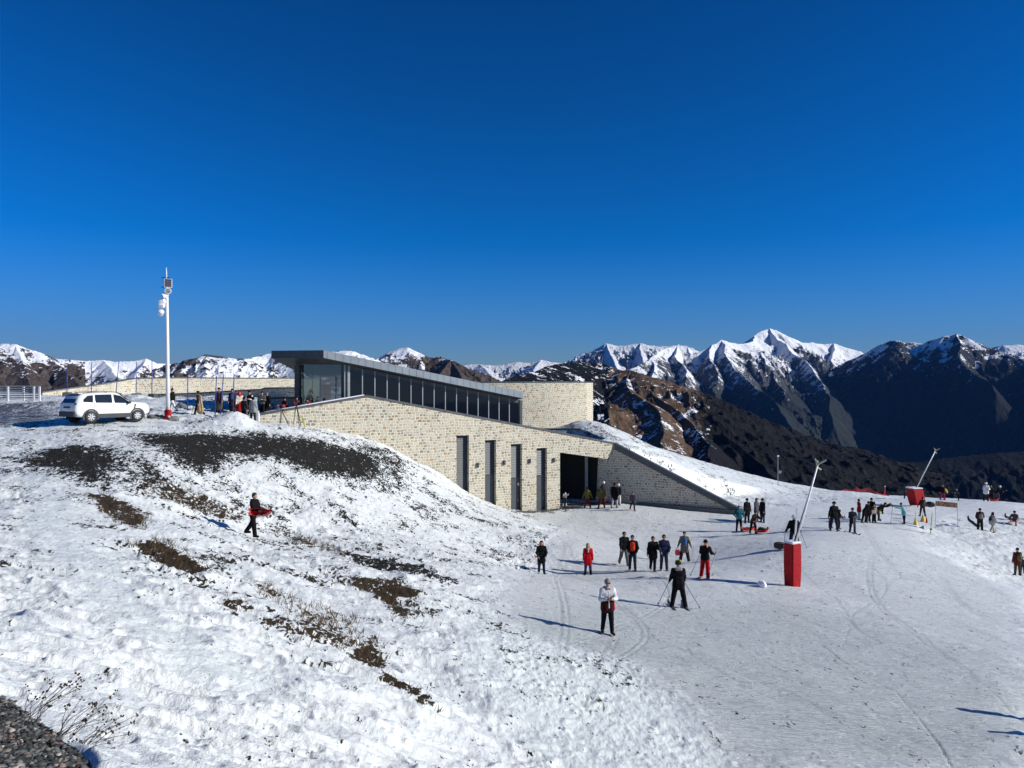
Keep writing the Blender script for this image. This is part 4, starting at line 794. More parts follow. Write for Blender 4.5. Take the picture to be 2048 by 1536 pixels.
# ---- lamp mast ---------------------------------------------------------
def lamp_mast():
    b = Vector(W(336, 838, 47.0)); b.z = gz(b.x, b.y)-.05; s = 47.0/F
    root = empty('lamp_mast', b, 0, 'tall white mast with floodlights, a solar panel and red padding at its foot', 'lamp mast')
    X = lambda px: (px-336)*s
    Z = lambda py: (838-py)*s
    mb = MB(); mb.tube([(0, 0, 0), (X(335), 0, Z(700)), (X(333.5), 0, Z(575)), (X(333.2), 0, Z(556))], [.125, .105, .09, .075], 14); P(root, 'pole', mb, m_white, smooth=True)
    mb = MB(); mb.tube([(X(333.2), 0, Z(556)), (X(332.6), 0, Z(532))], [.045, .02], 8); P(root, 'lightning_rod', mb, m_white, smooth=True)
    rot = Matrix.Rotation(R(25), 3, 'Z') @ Matrix.Rotation(R(-25), 3, 'X')
    c = Vector((X(339), -.18, Z(564))); mb = MB(); mb.box(c, (.44, .03, .60), rot); so_ = P(root, 'solar_panel', mb, m_white, bevel=.005)
    mb = MB()
    for q in range(4): mb.box(c+rot @ Vector((0, -.022, -.21+.14*q)), (.38, .012, .115), rot)
    P(root, 'cell', mb, mat('solar_cell', (.01, .012, .03), rough=.15), so_)
    mb = MB()
    for z in (Z(552.5), Z(571)): mb.box((X(331.5), 0, z), (.50, .05, .05))
    P(root, 'bracket', mb, m_black)
    for (px, py, yaw, pit, r) in ((338, 579, 20, 10, .19), (332, 588, -60, 25, .18), (327, 600.5, -90, 20, .19), (326, 608, -90, -10, .19), (323.5, 622, -140, 35, .19)):
        ro = Matrix.Rotation(R(yaw), 3, 'Z') @ Matrix.Rotation(R(90+pit), 3, 'X'); c = Vector((X(px), -.10, Z(py)))
        mb = MB(); mb.tube([c+ro @ Vector((0, 0, a)) for a in (-.18, -.12, .06, .16)], [.07, r*.85, r, r], 18); fl = P(root, 'floodlight', mb, m_white, smooth=False)
        mb = MB(); mb.tube([c+ro @ Vector((0, 0, a)) for a in (.161, .166)], [r*.78, r*.76], 18); P(root, 'lens', mb, mat('lens_grey', (.25, .26, .24), rough=.2), fl)
        mb = MB(); mb.tube([c, Vector((X(334), 0, c.z))], .03, 6); P(root, 'arm', mb, m_white, fl)
    mb = MB(); mb.tube([(.05, -.14, Z(838)), (.06, -.14, Z(832)), (.06, -.14, Z(820)), (.06, -.14, Z(816))], [.16, .22, .22, .17], 12); P(root, 'padding', mb, m_red, smooth=True)
    mb = MB(); mb.box((.22, -.34, Z(829.5)), (.12, .05, .10)); P(root, 'strap', mb, m_white)
lamp_mast()
def blob_rock(name, c, r, m_, seed, label=None, cat=None, group=None, flat=.6):
    rnd = np.random.RandomState(seed); mb = MB(); mb.ellipsoid((0, 0, 0), (r, r, r), 10, 7); me = mb.mesh(name)
    k = rnd.rand(4, 3)*4
    for v in me.vertices:
        d = sum(math.sin(v.co.x/r*k[i][0]+v.co.y/r*k[i][1]+i) * math.cos(v.co.z/r*k[i][2]) for i in range(4))*.12
        v.co *= (1+d); v.co.z *= flat
    o = link(name, me, m_); o.location = c; return tag(o, label, cat, group)
m_stone = mat('grey_boulder', (.16, .16, .15), rough=.9, noise=(6, .4), bump=(9, .8, .05))
for i, (px, py, r, lb) in enumerate(((306, 838, .42, 'knobbly grey boulder just in front of the parked white car'), (319, 840, .30, 'small dark boulder between the car and the lamp mast'), (327, 843, .26, 'flat boulder touching the left side of the mast foot'), (347, 843, .34, 'pale boulder at the right side of the mast foot'), (364, 800, .55, 'dark rounded rock behind the person in white trousers'))):
    p = Vector(W(px, py, 47 if i < 4 else 53)); p.z = gz(p.x, p.y)+.05; blob_rock('boulder', p, r, m_stone, i, lb, 'boulder', 'boulders on the plateau')
# small blue net poles weighted with stone baskets
for i, (px, yt, yb, px2, Y, bask) in enumerate(((134, 735, 785, 134, 72, 1), (183, 725, 785, 183, 70, 1), (238, 722, 784, 231, 68, 1), (273, 724, 786, 272, 66, 1), (304, 720, 788, 304, 64, 1), (375.5, 745, 812, 375.5, 52, 0), (433, 752, 822, 430, 50.5, 0), (447, 750, 824, 440, 49.5, 0), (468, 748, 824, 466, 50, 0))):
    b = Vector(W(px2, yb, Y)); b.z = gz(b.x, b.y); zt_ = (768-yt)/F*Y; dx = (px-px2)*Y/F
    where = ('leftmost of the blue poles', 'second blue pole from the left, behind the car', 'leaning blue pole behind the car roof', 'fourth blue pole from the left', 'blue pole just left of the white mast', 'lone blue pole between the mast and the caped person', 'dark blue pole left of the snow heap', 'leaning blue pole rising from the snow heap', 'blue pole beside the person in the blue shirt')[i]
    mb = MB(); mb.tube([(0, 0, -.1), (dx*.5, 0, (zt_-b.z)*.5), (dx, 0, zt_-b.z)], [.035, .035, .03], 8)
    o = P(None, 'net_pole', mb, m_blue, smooth=True); o.location = b; tag(o, where, 'pole', 'blue poles on the plateau')
    if bask:
        mb = MB(); mb.box((0, 0, .18), (.78, .5, .48)); o = P(None, 'ballast_block', mb, mat('dark_ballast', (.07, .07, .075), rough=.9, noise=(7, .5), bump=(8, .8, .04)), bevel=.05); o.location = b+Vector((.18, -.25, 0)); o.rotation_euler[2] = .4+i*.3
        tag(o, 'dark ballast block at the foot of the '+('leftmost blue pole', 'second blue pole', 'leaning blue pole behind the car', 'fourth blue pole', 'blue pole beside the mast')[i], 'ballast', 'ballast blocks under the blue poles')
# pale slatted fence at the far left
fr0 = Vector(W(0, 797, 60)); fe = empty('barrier_fence', (fr0.x, fr0.y, gz(fr0.x, fr0.y)), 0, 'pale slatted barrier fence at the left edge of the plateau', 'fence')
s = 60/F
for px in (-60, 16, 31, 68, 79): mb = MB(); mb.box(((px)*s, 0 if px != 31 else 1.0, .55), (.13, .08, 1.25)); P(fe, 'post', mb, m_white)
mb = MB()
for k in range(6): mb.box((-.5, .03, .30+k*.18), (7.2, .02, .10))
P(fe, 'slats', mb, mat('pale_slats', (.24, .25, .26)))

# ---- snow lances -------------------------------------------------------
def lance(px, py, Y, w_, h, rz, top, label, lean=0.0, marks=False):
    b = Vector(W(px, py, Y)); b.z = gz(b.x, b.y)-.05; root = empty('snow_lance', b, 0, label, 'snow lance', 'snowmaking lances in red padding')
    ro = Matrix.Rotation(rz, 3, 'Z'); mb = MB(); n = 9
    vs = []
    for j in range(n):
        u = j/(n-1); k = .5+.035*math.sin(math.pi*u)-.03*(1-u); o_ = Vector((lean*u*h, 0, 0))
        for x, y in ((-1, -1), (1, -1), (1, 1), (-1, 1)): vs.append(o_+ro @ Vector((x*k*w_, y*k*w_, u*h)))
    mb.add(vs, [tuple(range(3, -1, -1)), tuple((n-1)*4+i for i in range(4))]+[(j*4+i, j*4+(i+1) % 4, (j+1)*4+(i+1) % 4, (j+1)*4+i) for j in range(n-1) for i in range(4)])
    P(root, 'padding', mb, m_red, bevel=.03)
    mb = MB(); mb.box(Vector((lean*h, 0, h+.05)), (w_*1.06, w_*1.06, .09), ro); P(root, 'snow_cap', mb, MATS['clean_snow'], bevel=.04)
    a = Vector((lean*h+.05, 0, h-.3)); tpx, tpy = top; e = Vector(W(tpx, tpy, Y))-b
    mb = MB(); mb.tube([a, a.lerp(e, .5), e], [.052, .045, .038], 10); P(root, 'lance', mb, mat('lance_alloy', (.85, .85, .80), rough=.4), smooth=True)
    mb = MB(); d = (e-a).normalized(); mb.tube([a+Vector((-.085, .0, 0)), e+Vector((-.07, 0, -.3))], .026, 6); P(root, 'hose', mb, m_black, smooth=True)
    mb = MB(); mb.tube([e-d*.1, e+d*.05+Vector((-.06, 0, .1))], .06, 8); mb.tube([e, e+Vector((.34, -.1, .20))], [.05, .045], 8); mb.tube([e, e+Vector((-.12, .05, .24))], .03, 6); mb.tube([e-d*.15, e-d*.15+Vector((.18, 0, -.12))], .035, 6); P(root, 'nozzle_head', mb, mat('nozzle_brass', (.42, .42, .30), rough=.5))
    if marks:
        mb = MB()
        for k in range(2): mb.box(Vector((lean*.4*h, 0, .55+.2*k))+ro @ Vector((w_*.20, -w_*.525, 0)), (.32, .01, .07), ro @ Matrix.Rotation(R(12), 3, 'Y'))
        P(root, 'white_stripe', mb, m_white)
    return root
lance(1585, 1181, 35, .54, 1.98, R(28), (1636, 928), 'nearer snow lance in tall red padding with a long tilted pipe')
lance(1836, 1014, 70, 1.0, 1.62, R(14), (1871, 901), 'farther snow lance in red padding at the plateau edge', lean=-.22, marks=True)

# ---- small mast on the far slope, nets and markers --------------------
b = ground_at(1556, 950); 
def far_mast():
    Y = 84; b = Vector(W(1556, 950, Y)); b.z = gz(b.x, b.y)-.2; root = empty('weather_mast', b, 0, 'thin grey mast with small instruments on the snowy ridge', 'mast'); zt_ = (768-912)/F*Y-b.z
    mb = MB(); mb.tube([(0, 0, 0), (0, 0, zt_)], .035, 6); P(root, 'pole', mb, m_steel)
    mb = MB(); mb.ellipsoid((0, 0, zt_), (.12, .12, .10), 8, 6); P(root, 'sensor', mb, m_white)
    mb = MB(); mb.box((.22, 0, zt_*.48), (.28, .1, .28), Matrix.Rotation(.6, 3, 'Y')); P(root, 'panel', mb, m_steel)
far_mast()
def slope_net():
    Y = 86; pts = [(1676, 984), (1690, 978), (1705, 982), (1712, 974), (1722, 980), (1740, 975), (1752, 985), (1764, 989), (1778, 991)]; root = None
    b = Vector(W(1676, 988, Y)); b.z = gz(b.x, b.y); root = empty('safety_net', b, 0, 'sagging red safety net along the edge of the piste', 'net')
    top = [Vector(W(x, y, Y+(i % 3)*.5))-b for i, (x, y) in enumerate(pts)]; mb = MB(); lo = []
    for i, t in enumerate(top):
        g_ = gz(b.x+t.x, b.y+t.y)-b.z; lo.append(Vector((t.x, t.y, min(g_, t.z-.2))))
    for i in range(len(top)-1):
        for k in range(9):
            u = k/8; mb.tube([top[i].lerp(top[i+1], u), lo[i].lerp(lo[i+1], u)], .014, 4, False)
        for k in range(8):
            u = k/7; mb.tube([top[i].lerp(lo[i], u), top[i+1].lerp(lo[i+1], u)], .014, 4, False)
    P(root, 'mesh', mb, mat('red_net', (.42, .02, .03), rough=.6))
    for i in range(0, len(top), 2): mb = MB(); mb.tube([lo[i]-Vector((0, 0, .3)), top[i]+Vector((0, 0, .1))], .03, 6); P(root, 'post', mb, m_redp)
    bb = Vector(W(1769, 993, 84)); bb.z = gz(bb.x, bb.y); r2 = empty('piste_marker', bb, 0, 'red marker post with a white top beside the safety net', 'marker post')
    mb = MB(); mb.tube([(0, 0, -.1), (0.05, 0, 1.0)], .045, 8); P(r2, 'post', mb, m_redp); mb = MB(); mb.tube([(0.05, 0, 1.0), (.055, 0, 1.12)], .05, 8); P(r2, 'cap', mb, m_white)
slope_net()
# orange banner on two stakes
def banner():
    Y = 60; b = Vector(W(1871, 1032, Y)); b.z = gz(b.x, b.y); root = empty('banner', b, 0, 'orange banner with dark lettering stretched between two thin stakes', 'banner')
    A = Vector(W(1872, 1002, Y))-b; B = Vector(W(1914, 1006, Y-1))-b; A2 = Vector(W(1872, 1011.5, Y))-b; B2 = Vector(W(1914, 1016, Y-1))-b; n = Vector((0, -.01, 0)); ex = (B-A).normalized(); up = (A-A2)
    def q(u0, u1, v0, v1, off): return [A.lerp(B, u0)-up*v1+n*off, A.lerp(B, u1)-up*v1+n*off, A.lerp(B, u1)-up*v0+n*off, A.lerp(B, u0)-up*v0+n*off]
    def card(name, m_, parts, off, par=None):
        mb = MB()
        for (u0, u1, v0, v1) in parts: c = q(u0, u1, v0, v1, off); mb.add(c+[p+Vector((0, .008, 0)) for p in c], [(0, 1, 2, 3), (7, 6, 5, 4), (0, 1, 5, 4), (1, 2, 6, 5), (2, 3, 7, 6), (3, 0, 4, 7)])
        return P(root, name, mb, m_, par)
    card('border', mat('banner_border', (.09, .05, .04)), [(0, 1, 0, 1)], 0)
    sh = card('panel', mat('orange_cloth', (.50, .24, .10), rough=.7), [(.03, .97, .12, .88)], 1.5)
    card('lettering', mat('brown_ink', (.12, .045, .015)), [(.38, .42, .24, .42), (.44, .47, .24, .42), (.49, .53, .24, .42), (.55, .59, .24, .42), (.61, .64, .24, .42), (.30, .33, .55, .76), (.345, .38, .55, .76), (.46, .49, .55, .76), (.505, .54, .55, .76), (.555, .59, .55, .76), (.605, .64, .55, .76), (.655, .69, .55, .76)], 2.5, sh)
    mb = MB()
    for u in (.13, .87):
        c = [A.lerp(B, u-.05)-up*.72, A.lerp(B, u+.05)-up*.72, A.lerp(B, u)-up*.26]; c = [p+n*2.5 for p in c]; mb.add(c+[p+Vector((0, .008, 0)) for p in c], [(0, 1, 2), (5, 4, 3), (0, 1, 4, 3), (1, 2, 5, 4), (2, 0, 3, 5)])
    P(root, 'triangle', mb, MATS['brown_ink'], sh)
    for p, bt in ((A, 1032), (B, 1031)):
        gz_ = gz(b.x+p.x, b.y+p.y)-b.z; mb = MB(); mb.tube([(p.x+(.04 if p is B else -.04), p.y, gz_-.2), (p.x+(.04 if p is B else -.04), p.y, p.z+.05)], .018, 6); P(root, 'stake', mb, m_steel)
banner()
# cloth markers and stakes in the little snow pit
def cloth_cone(px, yt, yb, wpx, m_, label, Y, tip=0.0):
    b = Vector(W(px, yb, Y)); b.z = gz(b.x, b.y)-.03; s = Y/F; h = (yb-yt)*s; r = wpx*s/2; root = empty('cloth_marker', b, 0, label, 'cloth marker'); mb = MB(); n = 14; vs = []
    for j in range(6):
        u = j/5
        for i in range(n):
            a = 2*math.pi*i/n; k = r*(1-u)**.8*(1+.22*math.sin(a*4+1)*(1-u))+.02; vs.append((k*math.cos(a)+tip*u, k*.6*math.sin(a), u*h))
    mb.add(vs, [(j*n+i, j*n+(i+1) % n, (j+1)*n+(i+1) % n, (j+1)*n+i) for j in range(5) for i in range(n)]); P(root, 'cloth', mb, m_, smooth=True)
    mb = MB(); mb.tube([(tip, 0, -.1), (tip, 0, h+.45)], .015, 6); P(root, 'stick', mb, m_steel)
m_yel = mat('yellow_cloth', (.62, .47, .10), rough=.7); m_bei = mat('beige_cloth', (.42, .38, .32), rough=.8)
cloth_cone(1831, 1045, 1061, 9, m_yel, 'small yellow cloth cone standing on the snow pile', 57)
cloth_cone(1846, 1021, 1037, 10, m_yel, 'yellow cloth cone at the feet of the person with the green backpack', 61)
def sail():
    Y = 56.5; b = Vector(W(1848, 1073, Y)); b.z = gz(b.x, b.y); root = empty('fallen_flag', b, 0, 'beige triangular cloth slumped against a red and white stake', 'flag')
    p = [Vector(W(x, y, Y))-b for x, y in ((1831, 1067), (1848, 1051), (1851, 1072), (1840, 1071))]; mb = MB(); bk2 = Vector((.1, .35, -.05)); mb.add(p+[v+bk2 for v in p], [(0, 1, 2, 3), (7, 6, 5, 4), (0, 1, 5, 4), (1, 2, 6, 5), (2, 3, 7, 6), (3, 0, 4, 7)]); P(root, 'cloth', mb, m_bei, bevel=.02)
    r3 = empty('slalom_stake', b+Vector((.15, -.05, 0)), 0, 'red slalom stake with a small flag in the snow pit', 'stake'); h = 1.05
    mb = MB(); mb.tube([(0, 0, -.1), (.02, 0, h)], .025, 6); P(r3, 'stake', mb, m_white); mb = MB(); mb.tube([(0, -.03, h*.45), (.0, -.03, h*.8)], [.09, .04], 8); P(r3, 'sleeve', mb, m_redp)
sail()
b = Vector(W(1862, 1077, 55.5)); b.z = gz(b.x, b.y); r4 = empty('marker_pole', b, 0, 'slender pale green pole right of the beige cloth', 'pole'); hh = (768-1026)/F*55.5-b.z
mb = MB(); mb.tube([(-.05, 0, -.2), (.1, 0, hh)], .04, 8); P(r4, 'pole', mb, mat('pale_green', (.50, .60, .34), rough=.4)); mb = MB(); mb.ellipsoid((0, 0, hh*.25), (.09, .09, .07), 8, 6); P(r4, 'collar', mb, m_black)

# ---- sleds, bags ---------------------------------------------------------
def sled(c, rz, L, w_, m_, label, tilt=0.0, group=None, roll=0.0, name='sled'):
    root = empty(name, c, rz, label, 'sled', group); root.rotation_euler = (roll, tilt, rz); mb = MB(); n = 12; vs = []
    for i in range(n+1):
        u = i/n; x = (u-.5)*L; ww = w_*.5*(.55+.45*math.sin(math.pi*min(u*1.25, 1)))*(1 if u < .8 else 1-(u-.8)*2.2); zc = .02+max(0, u-.72)**2*2.6+(max(0, .12-u)*1.0)
        for y, z in ((-1, .15), (-.86, .03), (-.4, 0), (.4, 0), (.86, .03), (1, .15)): vs.append((x, y*ww, zc+z))
    k = 6; mb.add(vs+[(a, b_, c_+.03) for a, b_, c_ in vs], [(i*k+j, i*k+j+1, (i+1)*k+j+1, (i+1)*k+j) for i in range(n) for j in range(k-1)]+[((n+1)*k+i*k+j, (n+1)*k+(i+1)*k+j, (n+1)*k+(i+1)*k+j+1, (n+1)*k+i*k+j+1) for i in range(n) for j in range(k-1)])
    P(root, 'shell', mb, m_, smooth=True)
    for sg in (-1, 1): mb = MB(); mb.tube([(-.1, sg*w_*.44, .14), (-.02, sg*w_*.47, .24), (.12, sg*w_*.44, .15)], .015, 6); P(root, 'brake_lever', mb, m_black)
    return root
g1 = 'plastic sleds on the piste'
p = ground_at(1497, 1062); sled(p+Vector((0, 0, .02)), R(8), .95, .42, m_redp, 'red plastic sled under the foot of the person in the patterned top', group=g1)
p = ground_at(1523, 1066); sled(p+Vector((0, 0, .02)), R(10), 1.0, .42, m_redp, 'red plastic sled carrying a bundle, rightmost of the pair on the piste', group=g1)
bl = blob_rock('bundle', p+Vector((.02, 0, .26)), .24, m_black, 44, 'dark bundle lying in the right red sled', 'bundle')
p = ground_at(1943, 1055); sled(p+Vector((0, 0, .3)), R(150), 1.1, .45, m_black, 'black sled tipped up behind the person with the grey backpack', tilt=R(-38))
p = Vector(W(1988, 997, 74)); p.z = gz(p.x, p.y)+.15; sled(p, R(-10), .8, .4, m_redp, 'red sled held between the two helmeted people on the far edge')
p = ground_at(1757, 1027); sled(p+Vector((0, 0, .05)), R(20), .7, .4, mat('lime_plastic', (.35, .62, .05), rough=.4), 'lime green sled beside the small child in the group')
p = ground_at(2014, 1040); sled(p+Vector((0, 0, .1)), R(160), .7, .35, mat('dark_blue_plastic', (.02, .03, .08)), 'dark blue sled left of the person sitting in the snow', tilt=R(-30))
p = ground_at(1559, 1098)
o = blob_rock('kit_bag', p+Vector((0.05, 0, .2)), .36, mat('brown_canvas', (.07, .045, .025), rough=.8, noise=(8, .6)), 51, 'lumpy brown and black bag lying left of the red padded mast', 'bag')
o = blob_rock('snow_block', ground_at(1522, 1172)+Vector((0, -.1, .08)), .19, MATS['clean_snow'], 8, 'white block of snow left of the nearer red mast', 'snow block', flat=.9)
p = Vector(W(1862, 1009, 61.5)); o = blob_rock('bundle', p, .34, m_black, 61, 'black bundle held up beside the person with the green backpack', 'bundle')
p = Vector(W(514, 838, 49)); p.z = gz(p.x, p.y)+.35
mb = MB(); mb.box((0, 0, 0), (.32, .22, .72)); o = P(None, 'shopping_bag', mb, m_white, bevel=.05); o.location = p; tag(o, 'tall white bag standing beside the person in the grey jacket', 'bag')
for i, (px, py, r, c_, lb) in enumerate(((541, 822, .22, (.02, .02, .03), 'black rucksack on the terrace left of the blue one'), (553, 821, .24, (.03, .05, .12), 'navy rucksack lying on the terrace wall'), (565, 818, .16, (.25, .01, .01), 'dark red bag beside the seated people'))):
    Y = 52.5; p = Vector(W(px, py-3, Y)); mb = MB(); mb.ellipsoid((0, 0, 0), (r*1.4, r*.8, r), 10, 8); rt = P(None, 'rucksack', mb, mat('rucksack_%s' % 'abc'[i], c_, rough=.7), smooth=True); rt.location = p; tag(rt, lb, 'rucksack')
    mb = MB(); mb.tube([(-r*.5, -r*.5, r*.5), (0, -r*.9, r*.9), (r*.5, -r*.5, r*.5)], .02, 6); P(rt, 'strap', mb, m_black, rt)
def tripod():
    Y = 50.6; b = Vector(W(594, 853, Y)); b.z = gz(b.x, b.y); root = empty('camera_tripod', b, 0, 'camera on a black tripod in front of the stone wall', 'tripod'); hz = (768-806)/F*Y-b.z
    top = Vector((-.05, 0, hz)); 
    for x, y in ((-.22, -.1), (.30, -.12), (.05, .4)): mb = MB(); mb.tube([top, Vector((x, y, .0))], [.028, .022], 6); P(root, 'leg', mb, m_black)
    mb = MB(); mb.box(top+Vector((0, 0, .12)), (.2, .22, .16)); P(root, 'camera', mb, m_black, bevel=.02)
tripod()
for i, lb in enumerate(('yellow green ski leaning at the wall beside the tripod',)):
    b = Vector(W(607, 853, 51)); b.z = gz(b.x, b.y); mb = MB(); mb.box((0, 0, .35), (.08, .02, .8), Matrix.Rotation(-.3, 3, 'Y')); o = P(None, 'ski', mb, mat('yellow_ski', (.55, .6, .08))); o.location = b; tag(o, lb, 'ski')

# ---- gravel bank, dry plants, tufts -----------------------------------
def gravel():
    rnd = np.random.RandomState(5); wp = wpoly(GRAVEL, y0=2.5); lo = wp.min(0); hi = wp.max(0); N = 11000
    x = rnd.uniform(lo[0], hi[0], N); y = rnd.uniform(max(lo[1], 4.0), hi[1], N); sd_ = poly_sd(wp, x, y); k = sd_+ (rnd.rand(N)-.5)*.12 > 0; x = x[k]; y = y[k]; n = len(x); z = base_z(x, y)
    base = np.array([(1,0,0),(-1,0,0),(0,1,0),(0,-1,0),(0,0,1),(0,0,-1),(.6,.6,.5),(-.6,.55,.5)], float); faces = np.array([(0,2,6),(2,4,6),(4,0,6),(0,4,3),(4,1,3),(1,4,7),(4,2,7),(2,1,7),(0,5,2),(2,5,1),(1,5,3),(3,5,0)])
    sc = .020+.030*rnd.rand(n)**1.5; V = np.repeat(base[None], n, 0)*(.7+.6*rnd.rand(n, 8, 1))*np.array([1, .85, .6])
    a = rnd.rand(n)*6.28; c, s_ = np.cos(a), np.sin(a); X = V[..., 0]*c[:, None]-V[..., 1]*s_[:, None]; Y = V[..., 0]*s_[:, None]+V[..., 1]*c[:, None]; t = (rnd.rand(n)-.5)*1.4; Z = V[..., 2]+X*np.sin(t)[:, None]
    V = np.stack([X, Y, Z], -1)*sc[:, None, None]+np.stack([x, y, z+.012+.03*rnd.rand(n)], -1)[:, None]
    Fc = (faces[None]+8*np.arange(n)[:, None, None]).reshape(-1, 3); me = np_mesh('gravel', V.reshape(-1, 3), Fc, smooth=False); add_attr(me, 'tone', np.repeat(rnd.rand(n), 8))
    mm = mat('gravel_stone', (.1, .1, .1), rough=.85); g = G(mm); cr = g.n('ValToRGB'); e = cr.color_ramp.elements; e[0].color = (.012, .013, .014, 1); e[1].color = (.42, .40, .36, 1)
    for p_, c_ in ((.45, (.035, .038, .037)), (.75, (.12, .125, .12)), (.90, (.20, .19, .16)), (.95, (.13, .07, .05))): q = e.new(p_); q.color = (*c_, 1)
    g.l(g.attr('tone'), cr.inputs['Fac']); g.l(cr.outputs[0], g.b.inputs['Base Color'])
    tag(link('gravel', me, mm), kind='stuff')
gravel()
m_stem = mat('dry_stem', (.10, .065, .045), rough=.8); m_head = mat('dry_seed_head', (.055, .028, .018), rough=.9)
def dry_plant(px, py, tips, label, seed):
    rnd = random.Random(seed); b = hit(px, py); b = Vector(b); root = empty('dry_plant', b, 0, label, 'dry plant', 'dry plants on the gravel bank'); st = MB(); hd = MB(); s = b.y/F
    for (tx, ty) in tips:
        e = Vector(((tx-px)*s, rnd.uniform(-.1, .1), (py-ty)*s)); o_ = Vector((rnd.uniform(-.09, .09), rnd.uniform(-.06, .06), -.03)); mid = o_.lerp(e, .5)+Vector((-.02, 0, .03)); st.tube([o_, mid, e], [.0035, .0028, .002], 4, False)
        if rnd.random() < .6: e2 = e+Vector((rnd.uniform(-.06, .09), rnd.uniform(-.04, .04), rnd.uniform(.0, .08))); st.tube([mid.lerp(e, .5), e2], [.002, .0015], 4, False)
        else: e2 = e
        for q in range(rnd.randint(3, 6)):
            c = (e if q % 2 else e2)+Vector((rnd.uniform(-.022, .022), rnd.uniform(-.02, .02), rnd.uniform(-.02, .015))); hd.ellipsoid(c, (rnd.uniform(.006, .012),)*3, 5, 4)
    P(root, 'stems', st, m_stem); P(root, 'seed_heads', hd, m_head)
dry_plant(60, 1440, [(112,1365),(125,1372),(140,1362),(118,1380),(132,1378),(100,1385),(145,1385),(95,1372),(128,1388),(80,1390),(160,1375),(60,1385),(70,1400)], 'tall cluster of brown dry stems, leftmost on the gravel bank', 1)
dry_plant(118, 1478, [(205,1405),(212,1415),(190,1408),(180,1412),(208,1422),(215,1430),(196,1425),(225,1440),(160,1400),(150,1420),(172,1440),(185,1450),(135,1410)], 'dense cluster of dry stems in the middle of the gravel bank', 2)
dry_plant(160, 1500, [(250,1428),(262,1440),(220,1458),(240,1465),(262,1465),(222,1485),(200,1455),(195,1470),(185,1480),(255,1455),(172,1468),(235,1450)], 'low spreading dry stems, rightmost on the gravel bank', 3)
dry_plant(20, 1500, [(32,1475),(28,1480),(12,1470),(40,1488),(5,1462)], 'small tuft of dry stems low in the gravel', 4)
def tufts():
    rnd = np.random.RandomState(11); VS = []; FS = []; o_ = 0
    for val, soft, poly in GRASS+[(.5,.2,[(560,1270),(610,1262),(640,1280),(600,1290)])]:
        wp = wpoly(poly); lo = wp.min(0); hi = wp.max(0); A = np.prod(hi-lo); n = int(min(A*14, 260)); x = rnd.uniform(lo[0]-.15, hi[0]+.15, n); y = rnd.uniform(lo[1]-.15, hi[1]+.15, n); k = poly_sd(wp, x, y) > -.15; x = x[k]; y = y[k]
        if not len(x): continue
        z = base_z(x, y)
        for i in range(len(x)):
            for q in range(5):
                a = rnd.rand()*6.28; L = .06+.15*rnd.rand(); l = .05+.14*rnd.rand(); bx = x[i]+rnd.randn()*.04; by = y[i]+rnd.randn()*.04; w_ = .006+.006*rnd.rand()
                VS += [(bx-w_, by, z[i]-.03), (bx+w_, by, z[i]-.03), (bx+math.cos(a)*l, by+math.sin(a)*l, z[i]+L)]; FS.append((o_, o_+1, o_+2)); o_ += 3
    me = np_mesh('dry_grass', np.array(VS), np.array(FS), smooth=False); tag(link('dry_grass', me, mat('straw_grass', (.16, .10, .045), rough=.9, noise=(3, .5))), kind='stuff')
tufts()
# ================================================================ PEOPLE
def surface_nets(Fd, org, h):
    """smooth iso-surface (value 0) of a sampled field"""
    ins = Fd < 0; nx, ny, nz = Fd.shape
    c = np.zeros((nx-1, ny-1, nz-1), np.uint8)
    for dx in (0, 1):
        for dy in (0, 1):
            for dz in (0, 1): c += ins[dx:nx-1+dx, dy:ny-1+dy, dz:nz-1+dz]
    act = (c > 0) & (c < 8); I = np.argwhere(act)
    if not len(I): return np.zeros((0, 3)), np.zeros((0, 4), int)
    idx = -np.ones(act.shape, np.int64); idx[act] = np.arange(len(I)); i, j, k = I.T
    acc = np.zeros((len(I), 3)); cnt = np.zeros(len(I))
    cor = [(a, b, d) for a in (0, 1) for b in (0, 1) for d in (0, 1)]
    for p in cor:
        for ax in range(3):
            if p[ax]: continue
            q = list(p); q[ax] = 1
            v0 = Fd[i+p[0], j+p[1], k+p[2]]; v1 = Fd[i+q[0], j+q[1], k+q[2]]; m_ = (v0 < 0) != (v1 < 0)
            t = np.where(m_, v0/(v0-v1+1e-12), 0); P_ = np.array(p, float)[None].repeat(len(I), 0); P_[:, ax] += t
            acc += P_*m_[:, None]; cnt += m_
    V = (acc/cnt[:, None]+I)*h+org; Q = []
    for ax in range(3):
        sl0 = [slice(None)]*3; sl1 = [slice(None)]*3; sl0[ax] = slice(0, -1); sl1[ax] = slice(1, None)
        a, b_ = ins[tuple(sl0)], ins[tuple(sl1)]; E = np.argwhere(a != b_); o1, o2 = [x for x in range(3) if x != ax]
        E = E[(E[:, o1] > 0) & (E[:, o2] > 0) & (E[:, o1] < Fd.shape[o1]-1) & (E[:, o2] < Fd.shape[o2]-1)]
        if not len(E): continue
        def cell(d1, d2):
            e = E.copy(); e[:, o1] -= d1; e[:, o2] -= d2; return idx[e[:, 0], e[:, 1], e[:, 2]]
        q = np.stack([cell(0, 0), cell(1, 0), cell(1, 1), cell(0, 1)], -1); fl = a[E[:, 0], E[:, 1], E[:, 2]]
        if ax == 1: fl = ~fl
        q[~fl] = q[~fl][:, ::-1]; Q.append(q)
    return V, np.concatenate(Q)
